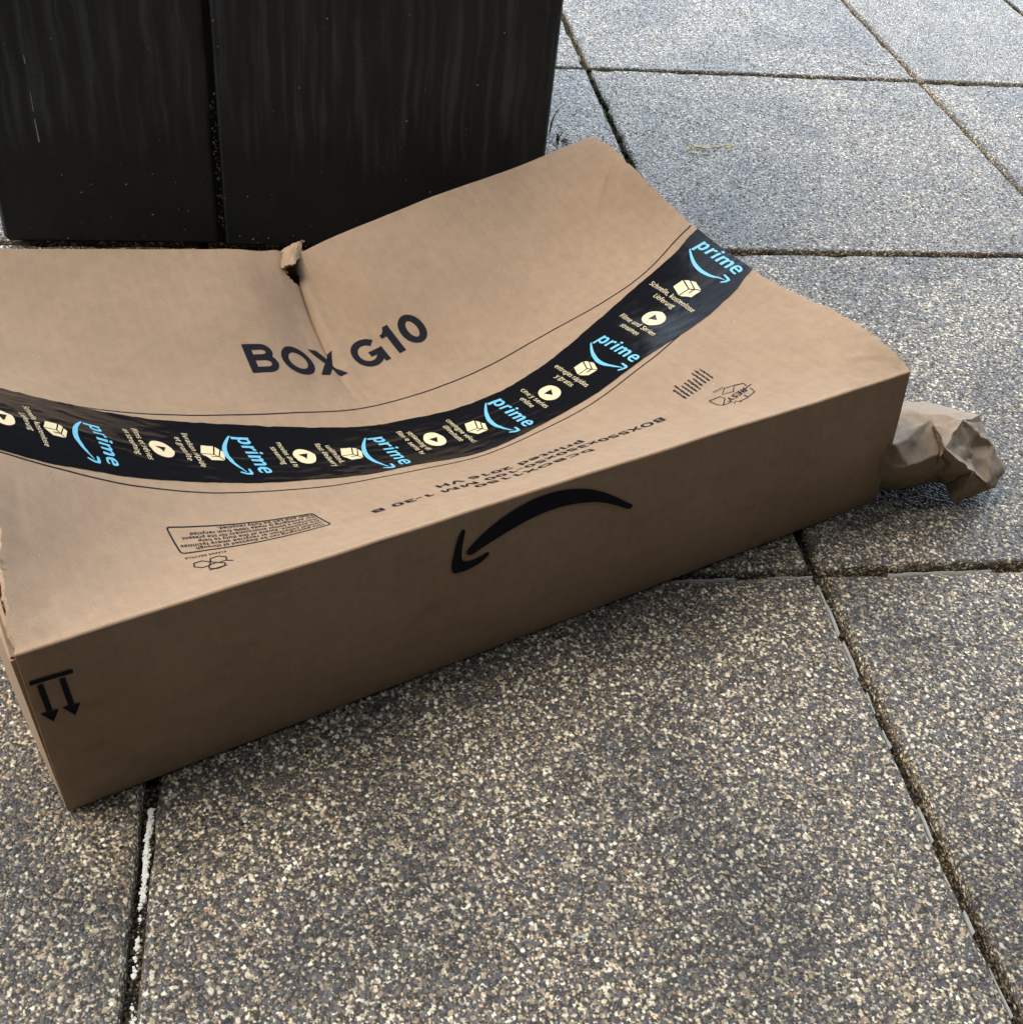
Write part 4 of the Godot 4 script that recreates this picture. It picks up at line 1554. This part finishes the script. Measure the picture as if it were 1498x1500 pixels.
func crumple(called: String, faces: Array, V: Dictionary, parent: Node3D, sd: int):
	# each facet is split four times and shaken by folds that depend on place only, so that neighbours stay joined
	var st := SurfaceTool.new()
	st.begin(Mesh.PRIMITIVE_TRIANGLES)
	st.set_smooth_group(0)
	var tris := []
	for f in faces:
		var t := PackedVector3Array()
		for n in f:
			t.append(Vector3(V[n][0], V[n][1], V[n][2]))
		tris.append(t)
	for level in 4:
		var next := []
		for t in tris:
			var ab: Vector3 = (t[0] + t[1]) / 2.0
			var bc: Vector3 = (t[1] + t[2]) / 2.0
			var ca: Vector3 = (t[2] + t[0]) / 2.0
			for q in [[t[0], ab, ca], [ab, t[1], bc], [ca, bc, t[2]], [ab, bc, ca]]:
				next.append(PackedVector3Array(q))
		tris = next
	var f1 := noise(211, 0.03, 2)
	var f2 := noise(212, 0.05, 2)
	var f3 := noise(213, 0.09, 1)
	var center := Vector3(-20, 28, 0)
	for t in tris:
		var w := PackedVector3Array()
		for p in t:
			var q: Vector3 = p
			# creases: ridged noise along the outward direction
			var away := (q - center).normalized()
			var r := (absf(f1.get_noise_3dv(q)) * 2.2 - 0.6) + (absf(f3.get_noise_3dv(q)) * 1.1 - 0.3)
			q += away * r + Vector3(f2.get_noise_3dv(q), 0, f2.get_noise_3dv(q + Vector3(90, 0, 0))) * 2.0
			q.y = maxf(q.y, 0.4)
			w.append(q * 0.001)
		var g := (w[2] - w[0]).cross(w[1] - w[0])
		var order := [0, 1, 2] if g.dot((w[0] + w[1] + w[2]) / 3.0 - center * 0.001) > 0.0 else [0, 2, 1]
		for k in order:
			st.set_uv(Vector2(w[k].x + w[k].y * 0.3, w[k].z + w[k].y))
			st.set_color(Color(0.82, 0.82, 0.82))
			st.add_vertex(w[k])
	st.index()
	st.generate_normals()
	st.set_material(M.paper)
	put(called, st.commit(), parent)


# ------------------------------------------------------------------ small things
func blade(T: Dictionary, a: Vector3, h: float, lean: Vector3, w: float):
	var side := lean.cross(Vector3.UP).normalized()
	if side.length() < 0.5: side = Vector3.RIGHT
	var last := -1
	for k in 6:
		var t := k / 5.0
		var c := a + Vector3.UP * h * t * (1.0 - 0.15 * t) + lean * t * t
		var ww := w * (1.0 - 0.95 * t * t)
		var n := (lean.normalized() * -0.6 + Vector3.UP * 0.5).normalized()
		var i := vert(T, c - side * ww, (n - side * 0.4).normalized(), Vector2.ZERO)
		vert(T, c + side * ww, (n + side * 0.4).normalized(), Vector2.ZERO)
		if last >= 0: quad(T, last, last + 1, i + 1, i)
		last = i


func build_small_things():
	var spots := [[Vector3(-0.0755, -0.002, -0.640), 9, 0.058, "thin green grass blades growing up beside the bin's right edge"], [Vector3(-0.0690, -0.001, -0.607), 7, 0.013, "low sprig of grass lying flat between bin and box corner"]]
	for s in spots:
		var T := buf()
		for k in s[1]:
			var a := rng.randf() * TAU
			var lean: Vector3 = Vector3(cos(a), 0, sin(a)) * s[2] * rng.randf_range(0.2, 0.7)
			blade(T, Vector3(rng.randf_range(-0.006, 0.006), 0, rng.randf_range(-0.01, 0.01)), s[2] * rng.randf_range(0.6, 1.2), lean, 0.0011)
		var o := put("grass_tuft", mesh_of(T, M.grass), self, s[0])
		tag(o, s[3], "grass", "grass growing beside the bin")
	# a shrivelled dark leaf on the slab behind the box corner
	var L := buf()
	var ids := []
	for k in 9:
		var a := TAU * k / 9.0
		var r := 0.0042 * (1.0 + 0.4 * sin(3 * a))
		ids.append(vert(L, Vector3(cos(a) * r * 1.3, 0.0012 + 0.0016 * sin(2 * a), sin(a) * r), Vector3.UP, Vector2.ZERO))
	var mid := vert(L, Vector3(0, 0.0004, 0), Vector3.UP, Vector2.ZERO)
	for k in 9: tri(L, ids[k], ids[(k + 1) % 9], mid)
	var leaf := put("dead_leaf", mesh_of(L, M.leaf), self, Vector3(-0.0575, 0.0005, -0.6095))
	tag(leaf, "tiny shrivelled dark leaf on the slab behind the box's rear right corner", "leaf")
	# rubbed yellow paint mark on the slab behind the box
	var pv := get_node("pavement")
	var Y := buf()
	for k in 190:
		var c := Vector3(0.0, 0.0003, 0.0)
		if k < 95:       # an open loop, then a smear to the right
			var a := rng.randf_range(0.5, 5.2)
			c += Vector3(0.078 + cos(a) * 0.011, 0, -0.600 - sin(a) * 0.009)
		elif k < 150:
			var t := rng.randf()
			c += Vector3(lerpf(0.080, 0.106, t), 0, -0.609 + 0.004 * sin(t * 5.0))
		else:
			c += Vector3(rng.randfn(0.113, 0.004), 0, rng.randfn(-0.610, 0.003))
		c += Vector3(rng.randfn(0.0, 0.0016), 0, rng.randfn(0.0, 0.0016))
		var r := rng.randf_range(0.0004, 0.0012)
		var id := []
		for q in 6:
			id.append(vert(Y, c + Vector3(cos(TAU * q / 6.0), 0, sin(TAU * q / 6.0)) * r * rng.randf_range(0.6, 1.3), Vector3.UP, Vector2.ZERO))
		var m := vert(Y, c + Vector3.UP * 0.0003, Vector3.UP, Vector2.ZERO)
		for q in 6: tri(Y, id[q], id[(q + 1) % 6], m)
	put("yellow_paint_mark", mesh_of(Y, M.yellow), pv)
	# moss cushions in the far joints
	var ms := buf()
	for k in 240:
		var far := k % 3
		var p := Vector3(0.651 + rng.randf_range(-0.005, 0.005), -0.003, rng.randf_range(-1.3, -0.99))
		if far == 1: p = Vector3(rng.randf_range(-0.05, 0.09), -0.004, -2 * SLAB + rng.randf_range(-0.003, 0.003))
		if far == 2: p = Vector3(rng.randf_range(-0.002, 0.004), -0.005, rng.randf_range(-0.78, -0.42))
		speck(ms, p, rng.randf_range(0.0012, 0.0034))
	var mo := put("joint_moss", mesh_of(ms, M.moss), pv)
	mo.set_meta("kind", "stuff")
